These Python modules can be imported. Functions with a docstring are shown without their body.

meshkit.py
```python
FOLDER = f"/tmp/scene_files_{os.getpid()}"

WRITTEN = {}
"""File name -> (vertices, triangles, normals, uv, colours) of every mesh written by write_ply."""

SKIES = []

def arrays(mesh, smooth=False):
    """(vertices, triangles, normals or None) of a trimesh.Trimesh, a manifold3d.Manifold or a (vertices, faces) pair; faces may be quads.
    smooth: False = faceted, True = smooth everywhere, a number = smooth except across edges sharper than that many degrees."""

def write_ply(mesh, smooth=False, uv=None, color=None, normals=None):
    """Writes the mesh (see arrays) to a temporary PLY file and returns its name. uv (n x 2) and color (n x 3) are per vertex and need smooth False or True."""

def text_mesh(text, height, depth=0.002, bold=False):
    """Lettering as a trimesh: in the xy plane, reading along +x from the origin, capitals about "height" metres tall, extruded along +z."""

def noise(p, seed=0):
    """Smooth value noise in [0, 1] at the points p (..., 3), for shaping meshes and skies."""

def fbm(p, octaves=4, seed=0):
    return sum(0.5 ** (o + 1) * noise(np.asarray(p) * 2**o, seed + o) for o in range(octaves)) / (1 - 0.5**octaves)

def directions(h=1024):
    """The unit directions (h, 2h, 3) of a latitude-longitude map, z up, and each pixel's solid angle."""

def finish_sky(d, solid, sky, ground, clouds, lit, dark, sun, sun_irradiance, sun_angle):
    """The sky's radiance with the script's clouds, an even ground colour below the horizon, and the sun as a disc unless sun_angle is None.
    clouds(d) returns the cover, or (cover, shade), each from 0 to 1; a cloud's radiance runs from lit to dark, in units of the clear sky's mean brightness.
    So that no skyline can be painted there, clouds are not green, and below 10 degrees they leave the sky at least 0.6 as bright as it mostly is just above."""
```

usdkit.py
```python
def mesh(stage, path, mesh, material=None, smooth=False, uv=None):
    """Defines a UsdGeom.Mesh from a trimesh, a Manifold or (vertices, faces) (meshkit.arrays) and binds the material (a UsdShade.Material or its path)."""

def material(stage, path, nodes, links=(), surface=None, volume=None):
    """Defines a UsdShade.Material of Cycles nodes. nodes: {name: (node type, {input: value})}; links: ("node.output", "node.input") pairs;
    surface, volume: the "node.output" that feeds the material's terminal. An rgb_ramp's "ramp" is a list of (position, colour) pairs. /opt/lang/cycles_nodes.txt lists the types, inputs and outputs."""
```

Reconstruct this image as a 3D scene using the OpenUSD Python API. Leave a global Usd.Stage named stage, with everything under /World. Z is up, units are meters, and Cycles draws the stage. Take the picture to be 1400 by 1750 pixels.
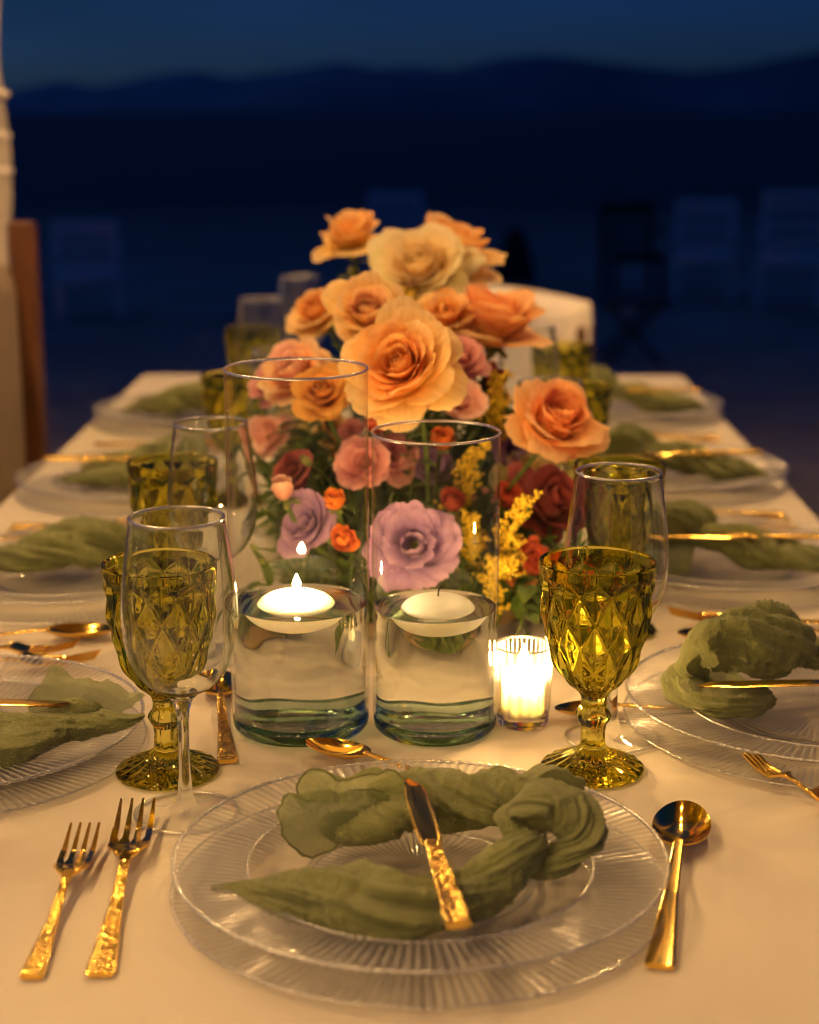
import math, random
import numpy as np, trimesh, usdkit, meshkit
from scipy.interpolate import CubicSpline
from scipy.spatial import cKDTree
from shapely.geometry import Polygon, box as sbox
from shapely.ops import unary_union
from pxr import Usd, UsdGeom, UsdLux, UsdShade, Sdf, Gf, Vt

stage = Usd.Stage.CreateInMemory()
UsdGeom.SetStageUpAxis(stage, 'Z')
UsdGeom.SetStageMetersPerUnit(stage, 1.0)
UsdGeom.Xform.Define(stage, '/World')
PI = math.pi

# ------------------------------------------------------------------ camera
FPX, PITCH, YAW = 2917.0, math.radians(13.2), math.radians(0.727)
CAM = np.array([0.035, 0.0, 1.244])
TOP = 0.76                                                     # table top
FWD = np.array([-math.sin(YAW) * math.cos(PITCH), math.cos(YAW) * math.cos(PITCH), -math.sin(PITCH)])
RGT = np.array([math.cos(YAW), math.sin(YAW), 0.0])
UPV = np.cross(RGT, FWD)
cam = UsdGeom.Camera.Define(stage, '/World/camera')
cam.CreateFocalLengthAttr(50.0)
cam.CreateHorizontalApertureAttr(24.0)
cam.CreateVerticalApertureAttr(30.0)
cam.CreateClippingRangeAttr(Gf.Vec2f(0.05, 100000.0))
cam.CreateFStopAttr(3.8)
cam.CreateFocusDistanceAttr(1.25)
cam.CreateExposureAttr(0.0)
M4 = Gf.Matrix4d(*[float(x) for r in (list(RGT) + [0], list(UPV) + [0], list(-FWD) + [0], list(CAM) + [1]) for x in r])
cam.AddTransformOp().Set(M4)

# ------------------------------------------------------------------ dusk sky (the sun is down behind the land, so there is no sun lamp)
SUN_EL, SUN_ROT = math.radians(6.0), math.radians(300)
usdkit.material(stage, '/World/Looks/dusk_sky', {
    'sky': ('sky_texture', {'sky_type': 'single_scattering', 'sun_disc': False, 'sun_elevation': SUN_EL, 'sun_rotation': SUN_ROT,
                            'altitude': 10.0, 'air_density': 1.0, 'aerosol_density': 1.0, 'ozone_density': 4.0}),
    'tint': ('mix_color', {'blend_type': 'multiply', 'fac': 1.0, 'b': (0.10, 0.27, 1.0)}),
    'tc': ('texture_coordinate', {}), 'mp': ('mapping', {'scale': (1.5, 1.5, 7.0)}), 'cn': ('noise_texture', {'scale': 1.3, 'detail': 3.0}),
    'cr': ('rgb_ramp', {'ramp': [(.42, (0, 0, 0)), (.70, (1, 1, 1))]}),
    'cloud': ('mix_color', {'blend_type': 'mix', 'b': (.12, .42, 1.0)}),
    'bg': ('background_shader', {'strength': 0.05}),
}, [('sky.color', 'tint.a'), ('tc.generated', 'mp.vector'), ('mp.vector', 'cn.vector'), ('cn.fac', 'cr.fac'), ('cr.color', 'cloud.fac'), ('tint.result', 'cloud.a'), ('cloud.result', 'bg.color')], surface='bg.background')
dome = UsdLux.DomeLight.Define(stage, '/World/sky')
dome.CreateIntensityAttr(1.0)
UsdShade.MaterialBindingAPI.Apply(dome.GetPrim()).Bind(UsdShade.Material.Get(stage, '/World/Looks/dusk_sky'))
dome.GetPrim().SetCustomDataByKey('label', 'deep blue dusk sky above the dark hills')
dome.GetPrim().SetCustomDataByKey('category', 'sky')
dome.GetPrim().SetCustomDataByKey('kind', 'structure')

# lamp strengths
BULB, LOW, FLAME = 560.0, 1300.0, 4200.0

# ------------------------------------------------------------------ helpers
def ray(px, py): return FWD + RGT * (px - 700) / FPX - UPV * (py - 875) / FPX
def tab(px, py, h=0.0):                                        # a pixel of the photo on the plane h above the table top
    d = ray(px, py); return CAM + d * ((TOP + h - CAM[2]) / d[2])
def aty(px, py, y):                                            # a pixel of the photo at world y
    d = ray(px, py); return CAM + d * (y / d[1])
def floor_at(px, py):
    d = ray(px, py); return CAM + d * (-CAM[2] / d[2])

used = {}
def numbered(path):
    n = used.get(path, 0); used[path] = n + 1
    return path if n == 0 else f'{path}_{n:03d}'
def tag(p, label=None, cat=None, group=None, kind=None):
    p = p.GetPrim() if hasattr(p, 'GetPrim') else p
    for k, v in (('label', label), ('category', cat), ('group', group), ('kind', kind)):
        if v: p.SetCustomDataByKey(k, v)
    return p
def thing(name, label, cat, loc=(0, 0, 0), rz=0.0, group=None, kind=None):
    x = UsdGeom.Xform.Define(stage, numbered('/World/' + name))
    x.AddTranslateOp().Set(Gf.Vec3d(*map(float, loc))); x.AddRotateZOp().Set(math.degrees(rz))
    return tag(x, label, cat, group, kind)
def obj(name, mesh, mat, parent=None, smooth=40, label=None, cat=None, group=None, kind=None, fade=None, vein=None):
    path = numbered((str(parent.GetPath()) if parent else '/World') + '/' + name)
    m = usdkit.mesh(stage, path, mesh, M[mat], smooth=smooth)
    if fade is not None:
        UsdGeom.PrimvarsAPI(m).CreatePrimvar('fade', Sdf.ValueTypeNames.FloatArray, 'vertex').Set(Vt.FloatArray.FromNumpy(np.asarray(fade, np.float32)))
    if vein is not None:
        UsdGeom.PrimvarsAPI(m).CreatePrimvar('vein', Sdf.ValueTypeNames.FloatArray, 'vertex').Set(Vt.FloatArray.FromNumpy(np.asarray(vein, np.float32)))
    return tag(m, label, cat, group, kind)
def dup(src, loc, rz, label, group=None):                      # a copy of a thing with its parts under the next number
    base = str(src.GetPath())
    stem = base[:-4] if base[-4:-3] == '_' and base[-3:].isdigit() else base
    d = src.GetCustomData()
    x = UsdGeom.Xform.Define(stage, numbered(stem))
    p = x.GetPrim()
    p.GetReferences().AddInternalReference(src.GetPath()); p.SetInstanceable(True)
    x.ClearXformOpOrder()
    x.GetOrderedXformOps()
    t = p.GetAttribute('xformOp:translate'); t.Set(Gf.Vec3d(*map(float, loc)))
    p.GetAttribute('xformOp:rotateZ').Set(math.degrees(rz))
    x.SetXformOpOrder([UsdGeom.XformOp(p.GetAttribute('xformOp:translate')), UsdGeom.XformOp(p.GetAttribute('xformOp:rotateZ'))])
    return tag(p, label, d['category'], group or d.get('group'))

def cat_m(ms): return trimesh.util.concatenate(ms)
def bx(sx, sy, sz, c=(0, 0, 0), bevel=0.0):
    if bevel <= 0:
        m = trimesh.creation.box((sx, sy, sz))
    else:
        b = min(bevel, .45 * min(sx, sy, sz))
        pts = []
        for ix in (-1, 1):
            for iy in (-1, 1):
                for iz in (-1, 1):
                    X, Y, Z = ix * sx / 2, iy * sy / 2, iz * sz / 2
                    pts += [(X - ix * b, Y, Z - iz * b), (X, Y - iy * b, Z - iz * b), (X - ix * b, Y - iy * b, Z)]
        m = trimesh.convex.convex_hull(np.array(pts))
    m.apply_translation(c); return m
def bar(a, b, r, n=8):
    return tube([a, b], r, n)
def tube(pts, r, n=8, caps=True):
    p = np.asarray(pts, float); k = len(p)
    r = np.broadcast_to(np.asarray(r, float), (k,))
    t = np.gradient(p, axis=0); t /= np.linalg.norm(t, axis=1, keepdims=True) + 1e-12
    ref = np.array([0, 0, 1.]) if abs(t[:, 2]).mean() < .85 else np.array([1., 0, 0])
    a = np.cross(t, ref); a /= np.linalg.norm(a, axis=1, keepdims=True) + 1e-12
    b = np.cross(t, a); th = np.arange(n) * 2 * PI / n
    v = (p[:, None] + r[:, None, None] * (np.cos(th)[None, :, None] * a[:, None] + np.sin(th)[None, :, None] * b[:, None])).reshape(-1, 3)
    f = grid_faces(k, n, True)
    if caps:
        v = np.vstack([v, p[0], p[-1]]); i0, i1 = len(v) - 2, len(v) - 1
        j = np.arange(n); jn = (j + 1) % n
        f = np.vstack([f, np.c_[np.full(n, i0), jn, j], np.c_[np.full(n, i1), (k - 1) * n + j, (k - 1) * n + jn]])
    m = trimesh.Trimesh(v, f, process=False)
    if caps and m.volume < 0: m.invert()
    return m
def grid_faces(k, n, wrap):
    i, j = np.meshgrid(np.arange(k - 1), np.arange(n if wrap else n - 1), indexing='ij')
    q = np.stack([i * n + j, i * n + (j + 1) % n, (i + 1) * n + (j + 1) % n, (i + 1) * n + j], -1).reshape(-1, 4)
    return np.vstack([q[:, [0, 1, 2]], q[:, [0, 2, 3]]])
def lathe(profile, n=64, mod=None, solid=True):
    """Surface of revolution of (r, z) points; mod(theta, i, r, z) -> new (r, z). A solid's first and last r are 0."""
    pr = np.asarray(profile, float); th = np.arange(n) * 2 * PI / n
    rows = []
    for i, (r, z) in enumerate(pr):
        R, Z = np.full(n, r), np.full(n, z)
        if mod is not None and r > 1e-6: R, Z = mod(th, i, R, Z)
        rows.append(np.c_[R * np.cos(th), R * np.sin(th), Z])
    v = np.vstack(rows); f = grid_faces(len(pr), n, True)
    m = trimesh.Trimesh(v, f, process=False)
    m.merge_vertices(); m.update_faces(m.nondegenerate_faces()); m.remove_unreferenced_vertices()
    if solid and m.volume < 0: m.invert()
    return m
def torus(R, r, z=0.0, n=96, k=10):
    return lathe_closed([(R + r * math.cos(a), z + r * math.sin(a)) for a in np.arange(k) * 2 * PI / k], n)
def lathe_closed(profile, n=64, mod=None):
    pr = np.asarray(profile, float); pr = np.vstack([pr, pr[:1]])
    m = lathe(pr, n, mod, False); m.merge_vertices()
    if m.volume < 0: m.invert()
    return m
def spline(pts, n):
    p = np.asarray(pts, float); d = np.r_[0, np.cumsum(np.linalg.norm(np.diff(p, axis=0), axis=1))]
    return CubicSpline(d / d[-1], p)(np.linspace(0, 1, n)) if len(p) > 2 else p[0] + (p[-1] - p[0]) * np.linspace(0, 1, n)[:, None]
def smooth_prof(pts, n):
    return spline(pts, n)

# ------------------------------------------------------------------ materials
M = {}
def mat(name, nodes, links, surface='p.BSDF', volume=None):
    M[name] = usdkit.material(stage, '/World/Looks/' + name, nodes, links, surface=surface, volume=volume); return name
def plain(name, col, rough=.5, vary=.12, scale=30., bump=0., bscale=200., bdist=.002, **kw):
    lo = tuple(c * (1 - vary) for c in col); hi = tuple(min(1, c * (1 + vary)) for c in col)
    nodes = {'g': ('geometry', {}), 'n': ('noise_texture', {'scale': scale, 'detail': 4.0}),
             'r': ('rgb_ramp', {'ramp': [(.3, lo), (.7, hi)]}), 'p': ('principled_bsdf', {'roughness': rough, **kw})}
    links = [('g.position', 'n.vector'), ('n.fac', 'r.fac'), ('r.color', 'p.base_color')]
    if bump:
        nodes |= {'n2': ('noise_texture', {'scale': bscale, 'detail': 3.0}), 'b': ('bump', {'strength': bump, 'distance': bdist})}
        links += [('g.position', 'n2.vector'), ('n2.fac', 'b.height'), ('b.normal', 'p.normal')]
    return mat(name, nodes, links)
def thin_glass(name, tint, spec=.9, rough=.02, base=.045, bump=None):
    """A thin pane: see-through, with mirror reflections that grow towards grazing angles."""
    nodes = {'lw': ('layer_weight', {'blend': .5}), 'pw': ('math', {'math_type': 'power', 'value2': 4.0}),
             'ma': ('math', {'math_type': 'multiply_add', 'value2': .75, 'value3': base, 'use_clamp': True}),
             't': ('transparent_bsdf', {'color': tint}), 'gl': ('glossy_bsdf', {'color': (spec,) * 3, 'roughness': rough}), 'mx': ('mix_closure', {})}
    links = [('lw.facing', 'pw.value1'), ('pw.value', 'ma.value1'), ('ma.value', 'mx.fac'), ('t.BSDF', 'mx.closure1'), ('gl.BSDF', 'mx.closure2')]
    return mat(name, nodes, links, surface='mx.closure')
def petal_mat(name, stops, trans=.36, rough=.55, tcol=None, spots=.08):
    nodes = {'a': ('attribute', {'attribute': 'fade'}), 'g': ('geometry', {}), 'n': ('noise_texture', {'scale': 140.0, 'detail': 3.0}),
             'm': ('math', {'math_type': 'multiply_add', 'value2': .22, 'value3': -.11}), 'ad': ('math', {'math_type': 'add', 'use_clamp': True}),
             'r': ('rgb_ramp', {'ramp': stops}), 'p': ('principled_bsdf', {'roughness': rough, 'specular_ior_level': .18, 'sheen_weight': .12}),
             'tr': ('translucent_bsdf', {}), 'mx': ('mix_closure', {'fac': trans}),
             'w': ('noise_texture', {'scale': 400.0, 'detail': 2.0}), 'b': ('bump', {'strength': .25, 'distance': .001}),
             've': ('attribute', {'attribute': 'vein'}), 'cv': ('combine_xyz', {}), 'vx': ('math', {'math_type': 'multiply', 'value2': 7.0}), 'vn': ('noise_texture', {'scale': 1.0, 'detail': 3.0}),
             'vr': ('rgb_ramp', {'ramp': [(.3, (.86, .82, .78)), (.55, (1, 1, 1))]}), 'mc': ('mix_color', {'blend_type': 'multiply', 'fac': .8}),
             'b2': ('bump', {'strength': .35, 'distance': .0015})}
    links = [('a.fac', 'ad.value1'), ('g.position', 'n.vector'), ('n.fac', 'm.value1'), ('m.value', 'ad.value2'), ('ad.value', 'r.fac'), ('r.color', 'mc.a'), ('ve.fac', 'vx.value1'), ('vx.value', 'cv.x'), ('a.fac', 'cv.y'),
             ('cv.vector', 'vn.vector'), ('vn.fac', 'vr.fac'), ('vr.color', 'mc.b'), ('mc.result', 'p.base_color'), ('vn.fac', 'b2.height'), ('b.normal', 'b2.normal'),
             ('mc.result', 'tr.color'), ('p.BSDF', 'mx.closure1'), ('tr.BSDF', 'mx.closure2'), ('g.position', 'w.vector'), ('w.fac', 'b.height'), ('b2.normal', 'p.normal')]
    return mat(name, nodes, links, surface='mx.closure')

# cloth on the table: cream cotton with a fine weave and faint soft creases
mat('table_cloth', {'g': ('geometry', {}), 'n': ('noise_texture', {'scale': 2.2, 'detail': 3.0}), 'r': ('rgb_ramp', {'ramp': [(.3, (.50, .455, .375)), (.7, (.55, .505, .425))]}),
     'w': ('noise_texture', {'scale': 900.0, 'detail': 1.0}), 's': ('noise_texture', {'scale': 6.0, 'detail': 3.0, 'distortion': .8}),
     'b0': ('bump', {'strength': .6, 'distance': .012}), 'b': ('bump', {'strength': .25, 'distance': .0004}), 'p': ('principled_bsdf', {'roughness': .85, 'sheen_weight': .15, 'specular_ior_level': .2})},
    [('g.position', 'n.vector'), ('n.fac', 'r.fac'), ('r.color', 'p.base_color'), ('g.position', 'w.vector'), ('g.position', 's.vector'), ('s.fac', 'b0.height'),
     ('b0.normal', 'b.normal'), ('w.fac', 'b.height'), ('b.normal', 'p.normal')])
def gauze(name, col, tcol, see):
    mat(name, {'g': ('geometry', {}), 'n': ('noise_texture', {'scale': 60.0, 'detail': 4.0}), 'r': ('rgb_ramp', {'ramp': [(.25, tuple(c * .8 for c in col)), (.75, tuple(c * 1.12 for c in col))]}),
         'w': ('noise_texture', {'scale': 700.0, 'detail': 2.0}), 'k': ('noise_texture', {'scale': 210.0, 'detail': 4.0, 'distortion': 2.0}),
         'bb': ('bump', {'strength': .8, 'distance': .004}), 'b': ('bump', {'strength': .35, 'distance': .0008}),
         'd': ('principled_bsdf', {'roughness': .9, 'sheen_weight': .25, 'specular_ior_level': .15}), 'tl': ('translucent_bsdf', {'color': tcol}), 'm1': ('mix_closure', {'fac': .30}),
         't': ('transparent_bsdf', {'color': (.9, .95, .75)}), 'm2': ('mix_closure', {'fac': see})},
        [('g.position', 'n.vector'), ('n.fac', 'r.fac'), ('r.color', 'd.base_color'), ('g.position', 'w.vector'), ('g.position', 'k.vector'), ('k.fac', 'bb.height'), ('bb.normal', 'b.normal'),
         ('w.fac', 'b.height'), ('b.normal', 'd.normal'), ('d.BSDF', 'm1.closure1'), ('tl.BSDF', 'm1.closure2'), ('m1.closure', 'm2.closure1'), ('t.BSDF', 'm2.closure2')], surface='m2.closure')
gauze('sage_gauze', (.225, .25, .10), (.31, .34, .11), 0.0)
gauze('sheer_gauze', (.26, .30, .14), (.36, .39, .14), 0.30)

thin_glass('clear_pane', (.975, .985, .975))
thin_glass('vase_pane', (.955, .975, .96), base=.055)
thin_glass('votive_pane', (.95, .94, .90), base=.06, rough=.05)
# pressed plates: rib stripes of bent light and pale sheen put into the colour
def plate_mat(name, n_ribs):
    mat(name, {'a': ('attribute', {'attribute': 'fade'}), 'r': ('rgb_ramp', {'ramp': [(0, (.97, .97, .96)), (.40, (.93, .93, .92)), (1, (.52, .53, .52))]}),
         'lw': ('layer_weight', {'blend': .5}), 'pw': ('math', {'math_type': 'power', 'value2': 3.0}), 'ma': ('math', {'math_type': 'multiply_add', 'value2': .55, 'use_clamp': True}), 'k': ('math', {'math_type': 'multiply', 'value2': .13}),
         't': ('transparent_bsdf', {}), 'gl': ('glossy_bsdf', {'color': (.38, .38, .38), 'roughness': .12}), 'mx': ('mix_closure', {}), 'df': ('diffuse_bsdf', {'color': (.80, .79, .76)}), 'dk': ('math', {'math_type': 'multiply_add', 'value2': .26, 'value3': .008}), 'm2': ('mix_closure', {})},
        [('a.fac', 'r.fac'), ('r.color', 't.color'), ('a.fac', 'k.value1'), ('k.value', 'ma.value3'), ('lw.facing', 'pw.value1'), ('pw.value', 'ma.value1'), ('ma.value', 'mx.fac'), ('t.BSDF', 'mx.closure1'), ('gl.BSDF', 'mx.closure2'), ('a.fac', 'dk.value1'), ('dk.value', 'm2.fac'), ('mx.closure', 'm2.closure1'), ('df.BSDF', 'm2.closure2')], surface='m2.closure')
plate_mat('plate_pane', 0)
mat('clear_glass', {'p': ('glass_bsdf', {'color': (.98, .99, .98), 'IOR': 1.48, 'roughness': 0.0})}, [])
mat('glass_rim', {'p': ('glass_bsdf', {'color': (.98, .99, .98), 'IOR': 1.48, 'roughness': 0.0}), 'gl': ('glossy_bsdf', {'color': (.95, .95, .95), 'roughness': .28}), 'mx': ('mix_closure', {'fac': .30})},
    [('p.BSDF', 'mx.closure1'), ('gl.BSDF', 'mx.closure2')], surface='mx.closure')
mat('vase_base_glass', {'p': ('glass_bsdf', {'color': (.66, .79, .73), 'IOR': 1.5, 'roughness': 0.04})}, [])
mat('water_to_glass', {'g': ('geometry', {}), 'n': ('noise_texture', {'scale': 160.0, 'detail': 3.0}), 'b': ('bump', {'strength': .5, 'distance': .002}), 'p': ('glass_bsdf', {'color': (.80, .90, .86), 'IOR': 1.128, 'roughness': 0.05})},
    [('g.position', 'n.vector'), ('n.fac', 'b.height'), ('b.normal', 'p.normal')])
mat('goblet_glass', {'p': ('glass_bsdf', {'color': (.91, .885, .44), 'IOR': 1.5, 'roughness': 0.0})}, [])
mat('water', {'p': ('glass_bsdf', {'color': (.985, .99, .98), 'IOR': 1.33, 'roughness': 0.0})}, [])
mat('votive_ribs', {'a': ('attribute', {'attribute': 'fade'}), 'r': ('rgb_ramp', {'ramp': [(0, (.98, .97, .93)), (.4, (.92, .90, .86)), (1, (.66, .63, .56))]}), 'lw': ('layer_weight', {'blend': .5}), 'pw': ('math', {'math_type': 'power', 'value2': 3.0}),  # rib tint added to throw light streaks, translucency added for an inner glow
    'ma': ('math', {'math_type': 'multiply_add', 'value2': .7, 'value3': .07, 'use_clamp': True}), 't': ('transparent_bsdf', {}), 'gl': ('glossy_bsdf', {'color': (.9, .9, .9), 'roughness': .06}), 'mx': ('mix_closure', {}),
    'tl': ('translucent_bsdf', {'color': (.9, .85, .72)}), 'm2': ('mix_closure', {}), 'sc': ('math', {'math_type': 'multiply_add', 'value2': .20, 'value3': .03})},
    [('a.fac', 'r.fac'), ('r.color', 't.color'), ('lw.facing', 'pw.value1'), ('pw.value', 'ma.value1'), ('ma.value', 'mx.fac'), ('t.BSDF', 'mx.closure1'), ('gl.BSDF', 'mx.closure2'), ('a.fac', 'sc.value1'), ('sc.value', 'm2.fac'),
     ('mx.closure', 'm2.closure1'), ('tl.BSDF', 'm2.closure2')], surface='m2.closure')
mat('votive_base_glass', {'p': ('glass_bsdf', {'color': (.97, .96, .93), 'IOR': 1.45, 'roughness': 0.06})}, [])
mat('wax', {'g': ('geometry', {}), 'n': ('noise_texture', {'scale': 60.0}), 'r': ('rgb_ramp', {'ramp': [(.3, (.82, .76, .62)), (.7, (.88, .82, .70))]}),
            'p': ('principled_bsdf', {'roughness': .42, 'subsurface_weight': 1.0, 'subsurface_radius': (1.0, .70, .40), 'subsurface_scale': .012})},
    [('g.position', 'n.vector'), ('n.fac', 'r.fac'), ('r.color', 'p.base_color')])
mat('flame', {'p': ('emission', {'color': (1.0, .58, .20), 'strength': FLAME}), 'lw': ('layer_weight', {'blend': .5}), 'pw': ('math', {'math_type': 'power', 'value2': 1.6}), 't': ('transparent_bsdf', {}), 'mx': ('mix_closure', {})},
    [('lw.facing', 'pw.value1'), ('pw.value', 'mx.fac'), ('p.emission', 'mx.closure1'), ('t.BSDF', 'mx.closure2')], surface='mx.closure')
mat('votive_flame', {'p': ('emission', {'color': (1.0, .58, .20), 'strength': FLAME * .34}), 'lw': ('layer_weight', {'blend': .5}), 'pw': ('math', {'math_type': 'power', 'value2': 1.6}), 't': ('transparent_bsdf', {}), 'mx': ('mix_closure', {})},
    [('lw.facing', 'pw.value1'), ('pw.value', 'mx.fac'), ('p.emission', 'mx.closure1'), ('t.BSDF', 'mx.closure2')], surface='mx.closure')
mat('bulb_glow', {'p': ('emission', {'color': (1.0, .575, .22), 'strength': BULB})}, [], surface='p.emission')
plain('wick', (.03, .025, .02), .9)
def gold(name, hammered):
    nodes = {'g': ('geometry', {}), 'n': ('noise_texture', {'scale': 25.0, 'detail': 3.0}), 'r': ('rgb_ramp', {'ramp': [(.3, (.84, .53, .09)), (.7, (.93, .63, .15))]}),
             'p': ('principled_bsdf', {'metallic': 1.0, 'roughness': .12 if not hammered else .18})}
    links = [('g.position', 'n.vector'), ('n.fac', 'r.fac'), ('r.color', 'p.base_color')]
    if hammered:
        nodes |= {'v': ('voronoi_texture', {'scale': 360.0, 'feature': 'f1'}), 'b': ('bump', {'strength': .5, 'distance': .001})}
        links += [('g.position', 'v.vector'), ('v.distance', 'b.height'), ('b.normal', 'p.normal')]
    mat(name, nodes, links)
gold('gold', False); gold('hammered_gold', True)
petal_mat('peach_petal', [(0, (.66, .56, .03)), (.3, (.95, .52, .05)), (.62, (.97, .47, .08)), (1, (.98, .62, .24))])
petal_mat('coral_petal', [(0, (.58, .46, .08)), (.25, (.93, .46, .08)), (.6, (.96, .36, .09)), (1, (.97, .50, .20))])
petal_mat('peach_outer', [(0, (.58, .60, .04)), (.3, (.96, .68, .10)), (.65, (.98, .63, .19)), (1, (.98, .74, .36))])
petal_mat('cream_outer', [(0, (.58, .62, .10)), (.35, (.92, .84, .26)), (1, (.97, .88, .56))])
petal_mat('coral_outer', [(0, (.62, .58, .08)), (.3, (.95, .60, .14)), (.65, (.97, .52, .18)), (1, (.98, .66, .32))])
petal_mat('blush_petal', [(0, (.60, .52, .20)), (.3, (.95, .60, .22)), (.6, (.96, .50, .22)), (1, (.97, .72, .40))])
petal_mat('cream_petal', [(0, (.66, .62, .14)), (.3, (.96, .80, .32)), (.6, (.97, .74, .34)), (1, (.97, .85, .50))])
petal_mat('apricot_petal', [(0, (.60, .42, .04)), (.4, (.85, .42, .06)), (1, (.88, .48, .12))])
petal_mat('orange_petal', [(0, (.70, .30, .02)), (.5, (.85, .21, .02)), (1, (.90, .30, .05))], trans=.3)
petal_mat('red_petal', [(0, (.50, .10, .02)), (.5, (.72, .10, .04)), (1, (.80, .20, .10))], trans=.3)
petal_mat('lilac_petal', [(0, (.30, .34, .12)), (.22, (.20, .09, .24)), (.6, (.36, .20, .46)), (1, (.54, .33, .56))])
petal_mat('mauve_petal', [(0, (.45, .34, .14)), (.3, (.66, .24, .22)), (.7, (.78, .33, .31)), (1, (.86, .46, .42))])
petal_mat('wine_petal', [(0, (.16, .05, .03)), (.5, (.26, .04, .04)), (1, (.36, .08, .07))], trans=.25)
petal_mat('pink_petal', [(0, (.60, .50, .26)), (.3, (.88, .46, .36)), (.7, (.92, .50, .40)), (1, (.96, .68, .54))])
plain('yellow_floret', (.80, .56, .03), .7, .25, 300.)
petal_mat('green_leaf', [(0, (.07, .13, .02)), (.5, (.09, .16, .03)), (1, (.14, .20, .04))], trans=.3, rough=.4)
petal_mat('bud_green', [(0, (.16, .22, .05)), (.5, (.28, .34, .09)), (1, (.45, .46, .16))], trans=.3, rough=.5)
plain('stem_green', (.10, .15, .03), .5, .25, 60.)
plain('moss_green', (.10, .14, .02), .8, .35, 90.)
plain('tray_brown', (.30, .20, .10), .6)
plain('chair_wood', (.11, .04, .013), .45, .3, 12., bump=.3, bscale=40.)
plain('dark_wood', (.035, .02, .014), .6, .3, 10.)
plain('chair_fabric', (.86, .79, .68), .9, .06, 20., bump=.3, bscale=800., bdist=.001, sheen_weight=.2)
plain('beige_fabric', (.26, .20, .14), .9, .06, 20., bump=.3, bscale=800., bdist=.001)
plain('beach_white', (.58, .60, .62), .6, .05)
plain('dark_cover', (.012, .008, .010), .8)
plain('canopy_cloth', (.50, .36, .24), .9, .1, 6., bump=.3, bscale=300.)
plain('post_cloth', (.62, .56, .47), .9, .1, 15., bump=.3, bscale=300.)
plain('added_shade', (.60, .56, .48), .5)
plain('black_cable', (.01, .01, .01), .6)
mat('sand', {'g': ('geometry', {}), 'n': ('noise_texture', {'scale': 1.4, 'detail': 5.0}), 'r': ('rgb_ramp', {'ramp': [(.3, (.27, .235, .19)), (.7, (.40, .355, .30))]}), 'xyz': ('separate_xyz', {}),
             'nn': ('noise_texture', {'scale': .25, 'detail': 3.0}), 'ny': ('math', {'math_type': 'multiply_add', 'value2': 7.0, 'value3': -3.5}), 'ya': ('math', {'math_type': 'add'}),
             'mr': ('map_range', {'from_min': 13.0, 'from_max': 26.0, 'clamp': True}), 'wet': ('mix_color', {'blend_type': 'mix', 'b': (.075, .075, .075)}),
             'n2': ('noise_texture', {'scale': 9.0, 'detail': 3.0}), 'b': ('bump', {'strength': .8, 'distance': .06}), 'p': ('principled_bsdf', {'roughness': .95, 'specular_ior_level': .15})},
    [('g.position', 'n.vector'), ('n.fac', 'r.fac'), ('g.position', 'xyz.vector'), ('g.position', 'nn.vector'), ('nn.fac', 'ny.value1'), ('xyz.y', 'ya.value1'), ('ny.value', 'ya.value2'), ('ya.value', 'mr.value'),
     ('mr.result', 'wet.fac'), ('r.color', 'wet.a'), ('wet.result', 'p.base_color'), ('g.position', 'n2.vector'), ('n2.fac', 'b.height'), ('b.normal', 'p.normal')])
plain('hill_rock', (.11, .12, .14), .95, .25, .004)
plain('hazy_far_hill', (.20, .22, .25), .95, .2, .003)  # both hill colours lean blue and the far one pales, standing in for haze
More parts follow.
